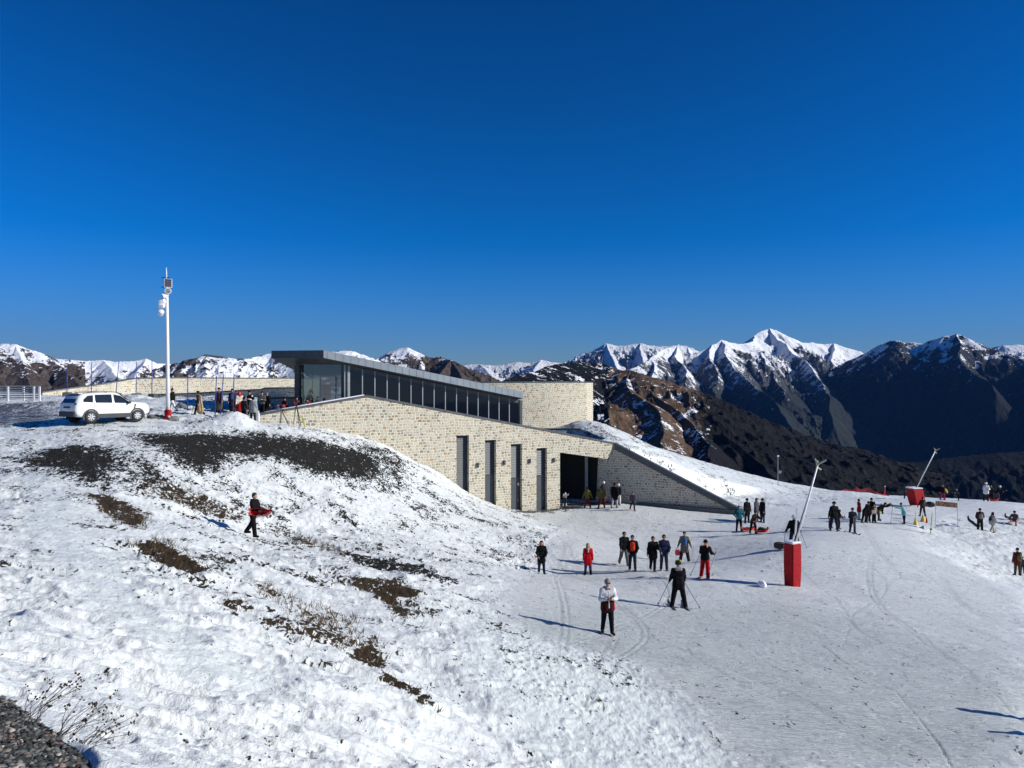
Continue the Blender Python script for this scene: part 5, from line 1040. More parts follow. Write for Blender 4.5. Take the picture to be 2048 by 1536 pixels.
def sdf_mesh(name, prims, h=.02, k=.03, cuts=()):
    """prims: (a, b, ra, rb, flat) tapered limbs blended smoothly; cuts: (point, normal) keeps the side the normal points away from"""
    A = np.array([p[0] for p in prims]+[p[1] for p in prims]); rm = max(max(p[2], p[3]) for p in prims)+.04
    lo = A.min(0)-rm-2*h; hi = A.max(0)+rm+2*h; n = np.ceil((hi-lo)/h).astype(int)+1
    Fd = np.full(tuple(n), .5)
    for p in prims:
        a, b_ = np.array(p[0], float), np.array(p[1], float); ra, rb = p[2], p[3]; fl = p[4] if len(p) > 4 else 1.0
        r = max(ra, rb)+k+2*h; i0 = np.maximum(np.floor((np.minimum(a, b_)-r-lo)/h).astype(int), 0); i1 = np.minimum(np.ceil((np.maximum(a, b_)+r-lo)/h).astype(int)+1, n)
        X, Y, Z = np.meshgrid(*[lo[q]+h*np.arange(i0[q], i1[q]) for q in range(3)], indexing='ij')
        e = b_-a; dx, dy, dz = X-a[0], (Y-a[1])/fl, Z-a[2]; e_ = np.array([e[0], e[1]/fl, e[2]]); L = max((e_**2).sum(), 1e-9)
        t = np.clip((dx*e_[0]+dy*e_[1]+dz*e_[2])/L, 0, 1); d = np.sqrt((dx-t*e_[0])**2+(dy-t*e_[1])**2+(dz-t*e_[2])**2)-(ra+(rb-ra)*t)
        s_ = tuple(slice(i0[q], i1[q]) for q in range(3)); f = Fd[s_]; kk = min(k, max(ra, rb)*.9)
        hh = np.clip(.5+.5*(f-d)/kk, 0, 1); Fd[s_] = f*(1-hh)+d*hh-kk*hh*(1-hh)
    if cuts:
        X, Y, Z = np.meshgrid(*[lo[q]+h*np.arange(n[q]) for q in range(3)], indexing='ij')
        for c, nn_ in cuts: Fd = np.maximum(Fd, (X-c[0])*nn_[0]+(Y-c[1])*nn_[1]+(Z-c[2])*nn_[2])
    V, Q = surface_nets(Fd, lo, h); return np_mesh(name, V, Q)

POSES = {
 'stand': dict(), 'pockets': dict(aL=(8,14,38,28), aR=(8,14,38,28), lL=(2,3,0), lR=(-2,3,2)),
 'walk': dict(lL=(20,2,6), lR=(-17,2,16), aL=(-16,8,12,0), aR=(16,8,18,0), lean=3), 'walk2': dict(lL=(-18,1,18), lR=(20,1,4), aL=(15,8,16,0), aR=(-14,8,10,0), lean=2),
 'fold': dict(aL=(18,12,85,45), aR=(18,12,85,45), lL=(8,2,2), lR=(-8,2,6)), 'hips': dict(aL=(-12,38,55,60), aR=(-12,38,55,60), lL=(0,6,0), lR=(0,6,0)),
 'phone': dict(aL=(30,10,135,20), aR=(-8,8,8,0), lL=(14,-2,4), lR=(-14,-1,16)), 'cross': dict(aL=(30,8,132,15), aR=(-6,10,10,0), lL=(12,-5,2), lR=(-12,-4,14)),
 'skiw': dict(lL=(0,11,8), lR=(0,11,8), aL=(14,10,26,2), aR=(14,10,26,2), lean=6), 'ski': dict(lL=(8,6,14), lR=(-4,6,14), aL=(20,14,50,0), aR=(20,14,50,0), lean=8),
 'bend': dict(lL=(16,4,14), lR=(10,5,12), aL=(72,8,20,0), aR=(70,8,24,0), lean=62), 'lean': dict(lL=(18,4,24), lR=(-8,4,6), aL=(40,8,40,0), aR=(36,10,36,0), lean=30),
 'sit': dict(lL=(82,8,80), lR=(80,8,78), aL=(30,10,50,10), aR=(30,10,50,10), lean=14), 'sitg': dict(lL=(92,12,32), lR=(86,12,12), aL=(40,14,30,0), aR=(40,14,30,0), lean=22),
 'carry': dict(lL=(-19,1,20), lR=(10,1,2), aL=(10,10,62,0), aR=(14,8,66,4), lean=4), 'reach': dict(lL=(4,3,2), lR=(-4,3,6), aL=(70,6,10,0), aR=(74,6,12,0), lean=22), 'wide': dict(lL=(0,10,2), lR=(0,10,2), aL=(6,20,14,0), aR=(6,20,14,0)),
}
def skeleton(pose):
    p = dict(lL=(0,4,0), lR=(0,4,0), aL=(4,8,10,0), aR=(4,8,10,0), lean=0); p.update(POSES[pose]); J = {}
    ln = R(p['lean']); up = np.array([0, -math.sin(ln), math.cos(ln)]); pel = np.array([0, 0, 0.]); J['pel'] = pel
    J['waist'] = pel+up*.14; J['chest'] = pel+up*.36; J['neck'] = pel+up*.52; hd = R(p['lean']*.45); uh = np.array([0, -math.sin(hd), math.cos(hd)])
    J['head'] = J['neck']+uh*.17+np.array([0, -.015, 0]); J['uh'] = uh; J['up'] = up; J['fw'] = np.array([0, -math.cos(hd), -math.sin(hd)])
    for s, sg in (('L', 1), ('R', -1)):
        f, o_, kn = p['l'+s]; d = np.array([sg*math.sin(R(o_)), -math.sin(R(f))*math.cos(R(o_)), -math.cos(R(f))*math.cos(R(o_))]); hip = pel+np.array([sg*.095, 0, -.03]); J['hip'+s] = hip; J['knee'+s] = hip+d*.42
        f2 = f-kn; d2 = np.array([sg*math.sin(R(o_)), -math.sin(R(f2))*math.cos(R(o_)), -math.cos(R(f2))*math.cos(R(o_))]); J['ank'+s] = J['knee'+s]+d2*.40
        tp = -max(min(f2*.6, 20), -35); J['toe'+s] = J['ank'+s]+np.array([sg*.03, -.15, -.045-math.sin(R(-tp))*.10 if tp < 0 else -.045+0*tp]); J['heel'+s] = J['ank'+s]+np.array([0, .045, -.045])
        sh = J['neck']+up*-.045+np.array([sg*.185, 0, 0]); J['sh'+s] = sh; f, o_, el, inn = p['a'+s]; f = f+p['lean']*.5
        d = np.array([sg*math.sin(R(o_)), -math.sin(R(f))*math.cos(R(o_)), -math.cos(R(f))*math.cos(R(o_))]); J['el'+s] = sh+d*.29; f2 = f+el
        d2 = np.array([sg*math.sin(R(o_-inn)), -math.sin(R(f2))*math.cos(R(inn-o_)), -math.cos(R(f2))*math.cos(R(inn-o_))]); J['wr'+s] = J['el'+s]+d2*.25; J['hd'+s] = d2
    zmin = min(J['heelL'][2], J['heelR'][2], J['toeL'][2], J['toeR'][2])-.045
    if pose in ('sit', 'sitg'): zmin = min(zmin, -.12)
    for k_ in list(J):
        if k_ not in ('uh', 'up', 'fw', 'hdL', 'hdR'): J[k_] = J[k_]-np.array([0, 0, zmin])
    return J
def body_prims(J):
    up, uh, fw = J['up'], J['uh'], J['fw']; h = J['head']; x = np.array([1, 0, 0.]); P_ = []
    P_ += [(h+uh*.03, h+uh*.035+fw*-.015, .088, .088), (h-uh*.055+fw*.025, h-uh*.02+fw*.02, .058, .07), (h+fw*.088-uh*.012, h+fw*.098-uh*.028, .012, .015), (h+x*.088-uh*.01, h+x*.088-uh*.02, .018, .014), (h-x*.088-uh*.01, h-x*.088-uh*.02, .018, .014), (h-uh*.05+fw*-.01, J['neck']-up*.03, .052, .06)]
    P_ += [(J['neck']-up*.10-x*.10, J['neck']-up*.10+x*.10, .085, .085, .8), (J['chest']-x*.06, J['chest']+x*.06, .115, .115, .78), (J['waist']-x*.05, J['waist']+x*.05, .10, .10, .8), (J['pel']-x*.07, J['pel']+x*.07, .105, .105, .88)]
    for s, sg in (('L', 1), ('R', -1)):
        P_ += [(J['hip'+s], J['knee'+s], .088, .056), (J['knee'+s], J['ank'+s], .056, .038), (J['heel'+s], J['toe'+s], .038, .032), (J['sh'+s], J['el'+s], .052, .040), (J['el'+s], J['wr'+s], .040, .026)]
        w_, d = J['wr'+s], J['hd'+s]; sd_ = np.cross(d, np.array([sg*1.0, 0, 0])); L = np.linalg.norm(sd_); sd_ = sd_/L if L > .2 else np.array([0, -1, 0.]); cu = np.array([-sg*.5, 0, 0])
        pm = w_+d*.085; P_ += [(w_, pm, .027, .033)]
        for q, (off, ln) in enumerate(((.030, .062), (.010, .072), (-.010, .066), (-.030, .052))):
            a = pm+sd_*off; m_ = a+d*ln*.55; P_ += [(a, m_, .011, .010), (m_, m_+(d+cu*.6)*ln*.5, .010, .008)]
        P_ += [(w_+d*.03+sd_*.022, w_+d*.062+sd_*.055, .014, .011), (w_+d*.062+sd_*.055, w_+d*.09+sd_*.06, .011, .009)]
    return P_
def jacket_prims(J, hem=.06, t=.022, hood=True, arms=True, loose=1.0):
    up = J['up']; x = np.array([1, 0, 0.]); P_ = [(J['neck']-up*.09-x*.105, J['neck']-up*.09+x*.105, .088+t, .088+t, .85), (J['chest']-x*.065, J['chest']+x*.065, (.122+t)*loose, (.122+t)*loose, .85), (J['waist']-x*.06, J['waist']+x*.06, (.115+t)*loose, (.115+t)*loose, .88), (J['pel']-x*.075, J['pel']+x*.075, (.118+t)*loose, (.118+t)*loose, .92), (J['neck']-up*.03, J['neck']+up*.03, .075, .07)]
    if hem > .08:
        lk = (J['kneeL']+J['kneeR'])/2; e = J['pel']+(lk-J['pel'])*min(hem/.42, 1); P_ += [(J['pel']-x*.07, e-x*.08, .12+t, .13+t), (J['pel']+x*.07, e+x*.08, .12+t, .13+t)]
    if hood: P_ += [(J['neck']-up*.0-J['fw']*.09-x*.05, J['neck']-J['fw']*.09+x*.05, .062, .062)]
    if arms:
        for s in 'LR': P_ += [(J['sh'+s], J['el'+s], .058+t, .050+t*.8), (J['el'+s], J['wr'+s]-J['hd'+s]*.01, .048+t*.8, .038+t*.5)]
    return P_
def trouser_prims(J, t=.018, flare=1.0, top=True):
    P_ = []
    if top: P_ += [(J['pel']-np.array([.07, 0, 0]), J['pel']+np.array([.07, 0, 0]), .115, .115, .92)]
    for s in 'LR': P_ += [(J['hip'+s], J['knee'+s], .092+t, .062+t*flare), (J['knee'+s], J['ank'+s]+np.array([0, 0, .0]), .060+t*flare, .045+t*flare*1.1)]
    return P_
def boot_prims(J, big=False):
    t = .022 if big else .012; P_ = []
    for s in 'LR':
        P_ += [(J['heel'+s]+[0, 0, .005], J['toe'+s]+[0, 0, .005], .044+t*.6, .038+t*.6), (J['ank'+s], J['ank'+s]+(J['knee'+s]-J['ank'+s])*(.42 if big else .22), .045+t, .050+t)]
    return P_
SKIN = mat('skin', (.42, .24, .17), rough=.5, noise=(9, .08)); CM = {}
def cmat(c):
    k_ = tuple(round(v, 3) for v in c)
    if k_ not in CM: CM[k_] = mat('fabric_%d' % len(CM), c, rough=.85, spec=.12, noise=(7, .25), bump=(16, .7, .02))
    return CM[k_]
PC = {}
def pmesh(key, fn):
    if key not in PC: PC[key] = fn()
    return PC[key]
def person(px, py, H, pose, rz, label, jacket=(.008,.008,.008), trousers=(.008,.008,.009), boots=(.03,.025,.02), hat=None, hair=(.03,.02,.015), hairlong=False, hem=.06, Y=None, group=None, bigboots=False, extras=(), flare=1.0, loose=1.0, helmet=None, beret=None, glasses=False, skin=None, child=False, cap=None, hood=True, fine=False, zoff=0.0, sleeves=None, arms=True):
    """px,py: where the feet stand; H: standing height in photo pixels"""
    if Y is None: p = Vector(hit(px, py))
    else: p = Vector(W(px, py, Y)); p.z = gz(p.x, p.y)
    sc = H*p.y/F/1.74; p.z += zoff-.015*sc; vz = .014 if fine else .024
    root = empty('person', p, R(rz), label, 'person', group, sc); J = skeleton(pose); x = np.array([1, 0, 0.]); up, uh, fw = J['up'], J['uh'], J['fw']; hd = J['head']
    def add(name, key, prims, col, h=vz, k_=.03, cuts=(), m_=None):
        me = pmesh((key, pose, h, hem, flare, loose, hood, arms), lambda: sdf_mesh(name, prims, h, k_, cuts))
        o = bpy.data.objects.new(name, me); COL.objects.link(o); o.parent = root
        if not me.materials: me.materials.append(m_ or cmat(col))
        o.material_slots[0].link = 'OBJECT'; o.material_slots[0].material = m_ or cmat(col); return o
    add('body', 'body', body_prims(J), None, .014 if fine else .02, .02, m_=SKIN if skin is None else skin)
    if jacket: add('jacket', 'jacket', jacket_prims(J, hem, hood=hood, arms=arms, loose=loose), jacket, k_=.055)
    if sleeves:
        for s in 'LR': add('sleeve', 'sl'+s, [(J['sh'+s], J['el'+s], .068, .058), (J['el'+s], J['wr'+s], .056, .045)], sleeves)
    if trousers: add('trousers', 'trousers', trouser_prims(J, flare=flare), trousers)
    for s in 'LR': add('boot', 'boot%s%d' % (s, bigboots), [q for q in boot_prims(J, bigboots)][0 if s == 'L' else 2:2 if s == 'L' else 4], boots, .016)
    if helmet: add('helmet', 'helmet', [(hd+uh*.035-fw*.015, hd+uh*.04-fw*.015, .118, .118)], helmet, .016, cuts=[(hd-uh*.02, tuple(-uh))])
    elif beret: add('beret', 'beret', [(hd+uh*.105-x*.05+fw*.01, hd+uh*.11+x*.06+fw*.01, .058, .05), (hd+uh*.085-fw*.05, hd+uh*.085+fw*.05, .075, .07)], beret, .016, cuts=[(hd+uh*.055, tuple(-uh))])
    elif hat: add('hat', 'hat', [(hd+uh*.04-fw*.012, hd+uh*.06-fw*.012, .108, .098)], hat, .016, cuts=[(hd+uh*.012, tuple(-uh))])
    elif cap: add('cap', 'cap', [(hd+uh*.05-fw*.01, hd+uh*.055-fw*.01, .105, .10), (hd+uh*.06+fw*.09, hd+uh*.05+fw*.15, .05, .04)], cap, .016, cuts=[(hd+uh*.035, tuple(-uh))])
    if hair and not helmet and not (hat and not hairlong):
        pr = [(hd+uh*.052-fw*.020, hd+uh*.01-fw*.035, .101, .092)]
        if hairlong: pr += [(hd-fw*.05, J['neck']-up*.06-fw*.09, .09, .07), (hd+x*.06-fw*.02, J['neck']-up*.05+x*.09, .05, .04), (hd-x*.06-fw*.02, J['neck']-up*.05-x*.09, .05, .04)]
        add('hair', 'hair%d' % hairlong, pr, hair, .016, cuts=[] if hairlong else [(hd+fw*.04, tuple(fw-uh*.55))])
    if glasses:
        mb = MB(); c = Vector(hd+fw*.088+uh*.018); ro = Matrix.Rotation(0, 3, 'X')
        for sg in (-1, 1): mb.box(c+Vector((sg*.036, 0, 0)), (.056, .014, .034))
        mb.box(c+Vector((0, -.004, .004)), (.14, .01, .01)); P(root, 'sunglasses', mb, m_black)
    else:
        for sg in (-1, 1): mb = MB(); mb.ellipsoid(Vector(hd+fw*.082+uh*.015)+Vector((sg*.034, 0, 0)), (.011, .009, .008), 8, 6); P(root, 'eye', mb, m_black)
    for nm, key, fn, col in extras:
        add(nm, key, fn(J), col)
    Mx = Matrix.Translation(p) @ Matrix.Rotation(R(rz), 4, 'Z') @ Matrix.Scale(sc, 4)
    J['M'] = Mx; J['scale'] = sc; J['p'] = p; return J
def Wd(J, v): return J['M'] @ Vector(v)
# clothing extras
scarf = lambda J: [(J['neck']+J['fw']*.06-[.05,0,0], J['neck']+J['fw']*.06+[.05,0,0], .05, .05), (J['neck']+J['fw']*.09, J['chest']+J['fw']*.14, .04, .035)]
panel = lambda J: [(J['chest']+J['fw']*.055-[.035,0,0]+J['up']*.05, J['waist']+J['fw']*.07-[.03,0,0], .10, .10), (J['chest']+J['fw']*.055+[.035,0,0]+J['up']*.05, J['waist']+J['fw']*.07+[.03,0,0], .10, .10)]
lower = lambda J: [(J['waist']-J['up']*.0-[.06,0,0], J['pel']-[.065,0,.12], .158, .163, .95), (J['waist']+[.06,0,0], J['pel']+[.065,0,-.12], .158, .163, .95)]
side_red = lambda J: [(J['waist']+[.15,-.02,0], J['pel']+[.17,-.03,-.12], .07, .078)]
collar = lambda J: [(J['neck']-J['fw']*.06-[.07,0,0], J['neck']-J['fw']*.06+[.07,0,0], .075, .075), (J['neck']+J['fw']*.05-[.04,0,0], J['neck']+J['fw']*.05+[.04,0,0], .05, .05)]
lanyard = lambda J: [(J['chest']+J['fw']*.17+J['up']*.1, J['pel']+J['fw']*.20-[0,0,.05], .016, .018)]
cape = lambda J: [(J['neck']-J['up']*.05, J['chest']-J['fw']*.07, .15, .20), (J['chest']-J['fw']*.07, J['pel']-J['fw']*.12-[0,0,.55], .20, .30, .8)]
skirt = lambda J: [(J['pel']+[0,0,.02], J['pel']-[0,0,.52], .14, .25)]
headscarf = lambda J: [(J['head']+J['uh']*.03-J['fw']*.03, J['head']-J['uh']*.05-J['fw']*.03, .115, .11), (J['head']-J['uh']*.06-J['fw']*.04, J['neck']-J['up']*.08-J['fw']*.03, .10, .15)]
jester = lambda J: [(J['head']+J['uh']*.10, J['head']+J['uh']*.20-J['fw']*.03, .05, .03), (J['head']+J['uh']*.20-J['fw']*.03, J['head']+J['uh']*.31-J['fw']*.01, .028, .012)]
shirt = lambda J: panel(J)
bb = (.006, .006, .007)
def pack_on(J, col, label, w_=.30, h_=.44):
    c = (J['chest']+J['waist'])/2-J['up']*0-np.array([0, math.cos(math.asin(min(.99, -J['up'][1]))), 0])*-.23
    mb = MB(); mb.ellipsoid((0, 0, 0), (w_/2, .11, h_/2), 12, 9); o = P(None, 'backpack', mb, cmat(col), smooth=True); o.matrix_world = J['M'] @ Matrix.Translation(Vector(c)); tag(o, label, 'backpack')
    mb = MB(); mb.ellipsoid((0, .09, -.06), (w_*.32, .06, h_*.22), 10, 7); P(o, 'pocket', mb, cmat(col), smooth=True)
    for sg in (-1, 1): mb = MB(); mb.tube([(sg*.10, -.05, .20), (sg*.12, -.20, .24), (sg*.13, -.36, .10), (sg*.12, -.34, -.08)], .018, 6); P(o, 'strap', mb, m_black)
    return o
def pole(J, side, dx, dy, label, name='ski_pole', col=None, L=None):
    h = Wd(J, J['wr'+side]+J['hd'+side]*.09); g_ = Vector((h.x+dx, h.y+dy, 0)); g_.z = gz(g_.x, g_.y); d = (g_-h).normalized(); mb = MB(); mb.tube([h-d*.10-h, Vector((0, 0, 0))+(g_-h)], [.016, .013], 6)
    o = P(None, name, mb, col or m_steel); o.location = h; tag(o, label, name.replace('_', ' '), 'ski poles held by people' if name == 'ski_pole' else None)
    mb = MB(); mb.tube([-d*.13, d*.04], .024, 6); P(o, 'grip', mb, m_black)
    if name == 'ski_pole': mb = MB(); q = (g_-h); mb.tube([q-d*.10, q-d*.085], .055, 8); P(o, 'basket', mb, m_black)
    return o
def skis(J, label, col, L=1.6):
    for s, w_ in (('L', 'left'), ('R', 'right')):
        a = Wd(J, J['ank'+s]); f = (J['M'].to_3x3() @ Vector((0, -1, 0))).normalized(); c = a+f*.12*J['scale']; z0 = gz(*(c-f*.7)[:2]); z1 = gz(*(c+f*.7)[:2]); up_ = Vector((0, 0, 1)); n = 9; vs = []
        rt = f.cross(up_).normalized()
        for i in range(n):
            u = i/(n-1); q = f*((u-.5)*L); wv = .045+.02*abs(2*u-1)*(u < .93); z = (z0+(z1-z0)*u)-c.z+.03+max(0, u-.86)**2*6; vs += [q+rt*wv*(.4 if u > .97 else 1)+up_*z, q-rt*wv*(.4 if u > .97 else 1)+up_*z]
        mb = MB(); m_ = len(vs); mb.add(vs+[v+up_*.018 for v in vs], [(2*i, 2*i+2, 2*i+3, 2*i+1) for i in range(n-1)]+[(m_+2*i, m_+2*i+1, m_+2*i+3, m_+2*i+2) for i in range(n-1)]+[(2*i, m_+2*i, m_+2*i+2, 2*i+2) for i in range(n-1)]+[(2*i+1, 2*i+3, m_+2*i+3, m_+2*i+1) for i in range(n-1)])
        o = P(None, 'ski', mb, cmat(col)); o.location = c; tag(o, label % w_, 'ski', 'skis on the snow')
        mb = MB(); mb.box(up_*(a.z-c.z-.02)-f*.05, (.09, .09, .05)); P(o, 'binding', mb, m_black)

# ---- the people coming up the piste
gp = 'walkers on the piste'
J1 = person(1215, 1267, 108, 'fold', 8, 'person in a white, black and red jacket, nearest to the viewer on the piste', jacket=(.62,.62,.64), trousers=bb, boots=(.10,.03,.025), hat=(.20,.19,.19), hair=(.12,.08,.05), glasses=True, fine=True, group=gp, hem=.04, extras=(('hem_panel','low',lower,(.035,.008,.01)),('side_panel','sr',side_red,(.38,.01,.02)),('collar','col',collar,(.22,.20,.19)),('drawstring','lan',lanyard,(.6,.6,.62))))
person(1083, 1147, 65, 'pockets', 5, 'person with long dark red hair, black coat and jeans, standing alone', jacket=bb, trousers=(.012,.02,.06), boots=bb, hair=(.09,.015,.01), hairlong=True, hem=.22, fine=True, group=gp)
person(1176, 1150, 63, 'stand', 0, 'fair haired person in a long red parka, jeans and dark boots', jacket=(.48,.008,.015), trousers=(.02,.035,.09), boots=bb, hair=(.32,.20,.10), hairlong=True, hem=.24, fine=True, group=gp, bigboots=True, extras=(('scarf','sc',scarf,(.45,.38,.32)),))
person(1248, 1131, 68, 'walk', 12, 'tall person in a black jacket and grey ski trousers, leftmost of the walking group', jacket=bb, trousers=(.13,.13,.12), boots=(.10,.05,.04), glasses=True, fine=True, group=gp, flare=1.5)
person(1265, 1141, 70, 'pockets', -8, 'person in an orange red jacket with black sleeves and sunglasses', jacket=bb, trousers=(.02,.03,.04), boots=(.12,.10,.09), glasses=True, fine=True, group=gp, extras=(('front_panel','fp',panel,(.62,.05,.02)),))
person(1306, 1142, 69, 'cross', 10, 'person in a black coat holding a hand to the ear, legs crossed mid-step', jacket=bb, trousers=bb, boots=(.2,.18,.17), glasses=True, hem=.2, fine=True, group=gp)
person(1328, 1141, 71, 'pockets', 0, 'person in a navy jacket and jeans walking beside the one on the phone', jacket=(.016,.022,.055), trousers=(.02,.03,.055), boots=(.15,.13,.12), glasses=True, fine=True, group=gp, loose=1.08)
J8 = person(1369, 1123, 60, 'wide', -10, 'person in an open beige coat over a blue shirt with wide dark trousers', jacket=(.17,.14,.11), trousers=(.025,.022,.022), boots=bb, hem=.26, fine=True, group=gp, flare=2.2, extras=(('shirt','sh',shirt,(.05,.13,.28)),))
h = Wd(J8, J8['wrR']+J8['hdR']*.1); mb = MB(); mb.box((0, 0, -.27), (.26, .14, .32)); o = P(None, 'tote_bag', mb, mat('red_bag', (.40, .015, .02)), bevel=.04); o.location = h; tag(o, 'red bag hanging from the hand of the person in the beige coat', 'bag'); mb = MB(); mb.tube([(-.1, 0, -.11), (0, 0, .03), (.1, 0, -.11)], .012, 6); P(o, 'handle', mb, m_black, o)
J9 = person(1410, 1156, 76, 'ski', 150, 'skier in a black jacket with orange collar and red ski trousers', jacket=bb, trousers=(.45,.01,.015), boots=(.5,.45,.40), hat=bb, bigboots=True, flare=2.0, fine=True, group='skiers', extras=(('collar','col',collar,(.65,.16,.02)),))
pole(J9, 'L', -.55, -.1, 'ski pole on the left of the skier in red trousers'); pole(J9, 'R', -.5, -.45, 'ski pole in front of the red trousers'); skis(J9, '%s ski of the skier in red trousers', (.5,.48,.45), 1.55)
J10 = person(1357, 1216, 95, 'skiw', 178, 'skier all in black seen from behind with a yellow banded helmet', jacket=bb, trousers=bb, boots=(.05,.05,.06), helmet=(.03,.03,.03), bigboots=True, flare=1.6, fine=True, group='skiers', hem=.1, extras=(('helmet_band','hb',lambda J: [(J['head']+J['uh']*.10+[-.06,0,0], J['head']+J['uh']*.10+[.06,0,0], .055, .055)],(.55,.62,.05)),('hood','hd2',lambda J: [(J['neck']-J['fw']*.08-[.06,0,0], J['neck']-J['fw']*.08+[.06,0,0], .075, .075)],(.30,.29,.26))))
pole(J10, 'R', .55, -.35, 'ski pole on the right side of the all-black skier'); pole(J10, 'L', -.50, -.25, 'ski pole on the left side of the all-black skier'); skis(J10, '%s ski of the all-black skier', (.04,.04,.05), 1.5)
J11 = person(507, 1073, 87, 'carry', 78, 'balding person in black walking along the slope with a red sled under the arm', jacket=bb, trousers=bb, boots=bb, hair=(.05,.035,.03), fine=True, flare=1.8)
c = Wd(J11, (J11['wrR']+J11['hdR']*.10+J11['wrL'])/2); s1 = sled(c+Vector((.05, -.22, -.12)), R(-8), .95, .30, m_redp, 'red plastic sled carried under the arm of the person on the slope', roll=R(50))

# ---- in front of the portal
gb = 'people by the building entrance'; ol = (.10, .10, .03); dr_ = (.13, .015, .012)
person(1129, 1001, 33, 'bend', 5, 'bent over person in a white jacket at the left edge of the dark entrance', jacket=(.7,.7,.72), trousers=(.03,.03,.03), hat=(.6,.6,.6), boots=(.7,.7,.7), bigboots=True, Y=63.5, group=gb)
person(1175, 1017, 43, 'wide', 175, 'person in an olive top and dark red trousers below the grey column', jacket=ol, trousers=dr_, hair=bb, group=gb)
person(1203, 1017, 45, 'wide', 185, 'broad person in an olive top and dark red trousers with arms out', jacket=(.09,.095,.028), trousers=(.10,.014,.012), loose=1.12, group=gb, hair=bb)
person(1207, 1008, 45, 'stand', 60, 'person in a white helmet standing behind the broad olive-topped person', jacket=(.03,.02,.025), trousers=(.12,.04,.02), helmet=(.75,.75,.75), group=gb)
person(1229, 1017, 52, 'walk2', 160, 'tall person in a black jacket and pale grey trousers by the wing wall', jacket=bb, trousers=(.30,.29,.33), group=gb, hem=.2)
person(1237, 1010, 42, 'stand', -40, 'person in a white helmet and white trousers beside the tall person', jacket=(.02,.025,.03), trousers=(.62,.62,.62), helmet=(.75,.75,.78), group=gb, flare=1.6)
person(1265, 1021, 37, 'walk', 10, 'young person in dark purple with dark red boots walking towards the piste', jacket=(.03,.018,.035), trousers=(.02,.02,.03), boots=(.2,.01,.02), group=gb, hair=bb)
person(1295, 1008, 37, 'pockets', -15, 'person in dark navy standing alone against the shaded wing wall', jacket=(.012,.014,.025), trousers=(.012,.014,.022), group=gb)

# ---- group with the red sleds
gs_ = 'group around the red sleds'
person(1478, 1062, 50, 'hips', 10, 'person in a teal jacket and black trousers with hands on hips', jacket=(.01,.10,.14), trousers=bb, group=gs_, loose=1.1)
person(1494, 1047, 50, 'stand', 20, 'tall person dressed in black behind the red sleds', jacket=bb, trousers=(.018,.018,.02), group=gs_, hem=.24, hat=bb)
person(1506, 1067, 48, 'lean', 20, 'person leaning with one foot on a sled, jacket patterned yellow, white and red', jacket=(.03,.025,.02), trousers=bb, group=gs_, extras=(('back_panel','bp1',lambda J: [(J['chest']-J['fw']*.03-[.05,0,0], J['chest']-J['fw']*.03+[.05,0,0], .145, .145)],(.42,.26,.10)),('waist_panel','bp2',lambda J: [(J['waist']-[.05,0,0], J['waist']+[.05,0,0], .148, .148)],(.16,.01,.015)),('hem_band','bp3',lambda J: [(J['pel']-[.06,0,-.03], J['pel']+[.06,0,.03], .146, .146)],(.35,.38,.36))))
person(1513, 1044, 47, 'stand', 40, 'person in a grey jacket and pale jeans facing the one in black', jacket=(.08,.08,.10), trousers=(.10,.15,.18), group=gs_, hem=.14)
person(1525, 1046, 49, 'stand', -70, 'person in a black coat and navy jeans, rightmost of the sled group', jacket=(.01,.01,.012), trousers=(.012,.02,.08), group=gs_, hem=.26, hat=bb)
J25 = person(1588, 1098, 68, 'wide', 178, 'skier with white skis strapped upright, half hidden by the nearer red mast', jacket=bb, trousers=(.016,.016,.03), boots=(.02,.02,.02), helmet=(.75,.75,.75), bigboots=True, group='skiers')
pole(J25, 'R', .25, -.2, 'ski pole right of the skier behind the red mast'); pole(J25, 'L', -.15, -.15, 'ski pole left of the skier behind the red mast')
c = Wd(J25, J25['chest']); mb = MB(); mb.box((0, 0, .10), (.10, .06, 1.5), Matrix.Rotation(R(4), 3, 'Y')); mb.add([(-.02, 0, .85), (.02, 0, .85), (.075, 0, 1.12)], [(0, 1, 2)]); o = P(None, 'ski', mb, m_white, bevel=.01); o.location = c+Vector((.03, -.24, .05)); tag(o, 'pair of white skis carried upright on the back of the skier at the mast', 'ski')

# ---- skiers in the middle distance
gm_ = 'skiers in the middle distance'
J = person(1668, 1062, 59, 'wide', 10, 'tall adult in a dark cap and black jacket with a child in front', jacket=bb, trousers=(.02,.02,.04), cap=bb, group=gm_, loose=1.1); skis(J, '%s ski of the tall adult in the cap', (.03,.03,.04), 1.5)
pack_on(J, (.05,.045,.06), 'dark backpack on the tall adult in the cap')
person(1661, 1056, 36, 'stand', 20, 'small child standing just left of the tall adult in the cap', jacket=(.03,.03,.045), trousers=(.04,.03,.035), hat=bb, group=gm_)
J = person(1677, 1059, 40, 'ski', 60, 'child skier leaning out to the right of the tall adult', jacket=(.035,.03,.03), trousers=bb, helmet=(.03,.03,.03), group=gm_); pole(J, 'L', .35, -.2, 'thin ski pole right of the child skier by the tall adult')
J = person(1705, 1067, 51, 'fold', 0, 'skier in dark navy holding poles together, standing alone mid-piste', jacket=(.018,.018,.03), trousers=bb, hat=(.03,.025,.02), group=gm_); pole(J, 'R', -.15, -.25, 'ski pole left of the lone navy skier'); skis(J, '%s ski of the lone navy skier', (.04,.03,.03), 1.3)
gc = 'cluster of people by the ski school'
person(1718, 1040, 42, 'stand', 80, 'person in a red jacket and mint trousers, leftmost of the cluster', jacket=(.30,.012,.008), trousers=(.30,.50,.42), group=gc, hem=.16)
person(1728, 1046, 46, 'lean', 60, 'black-clad adult bending beside the one in the red jacket', jacket=bb, trousers=bb, group=gc, hat=bb)
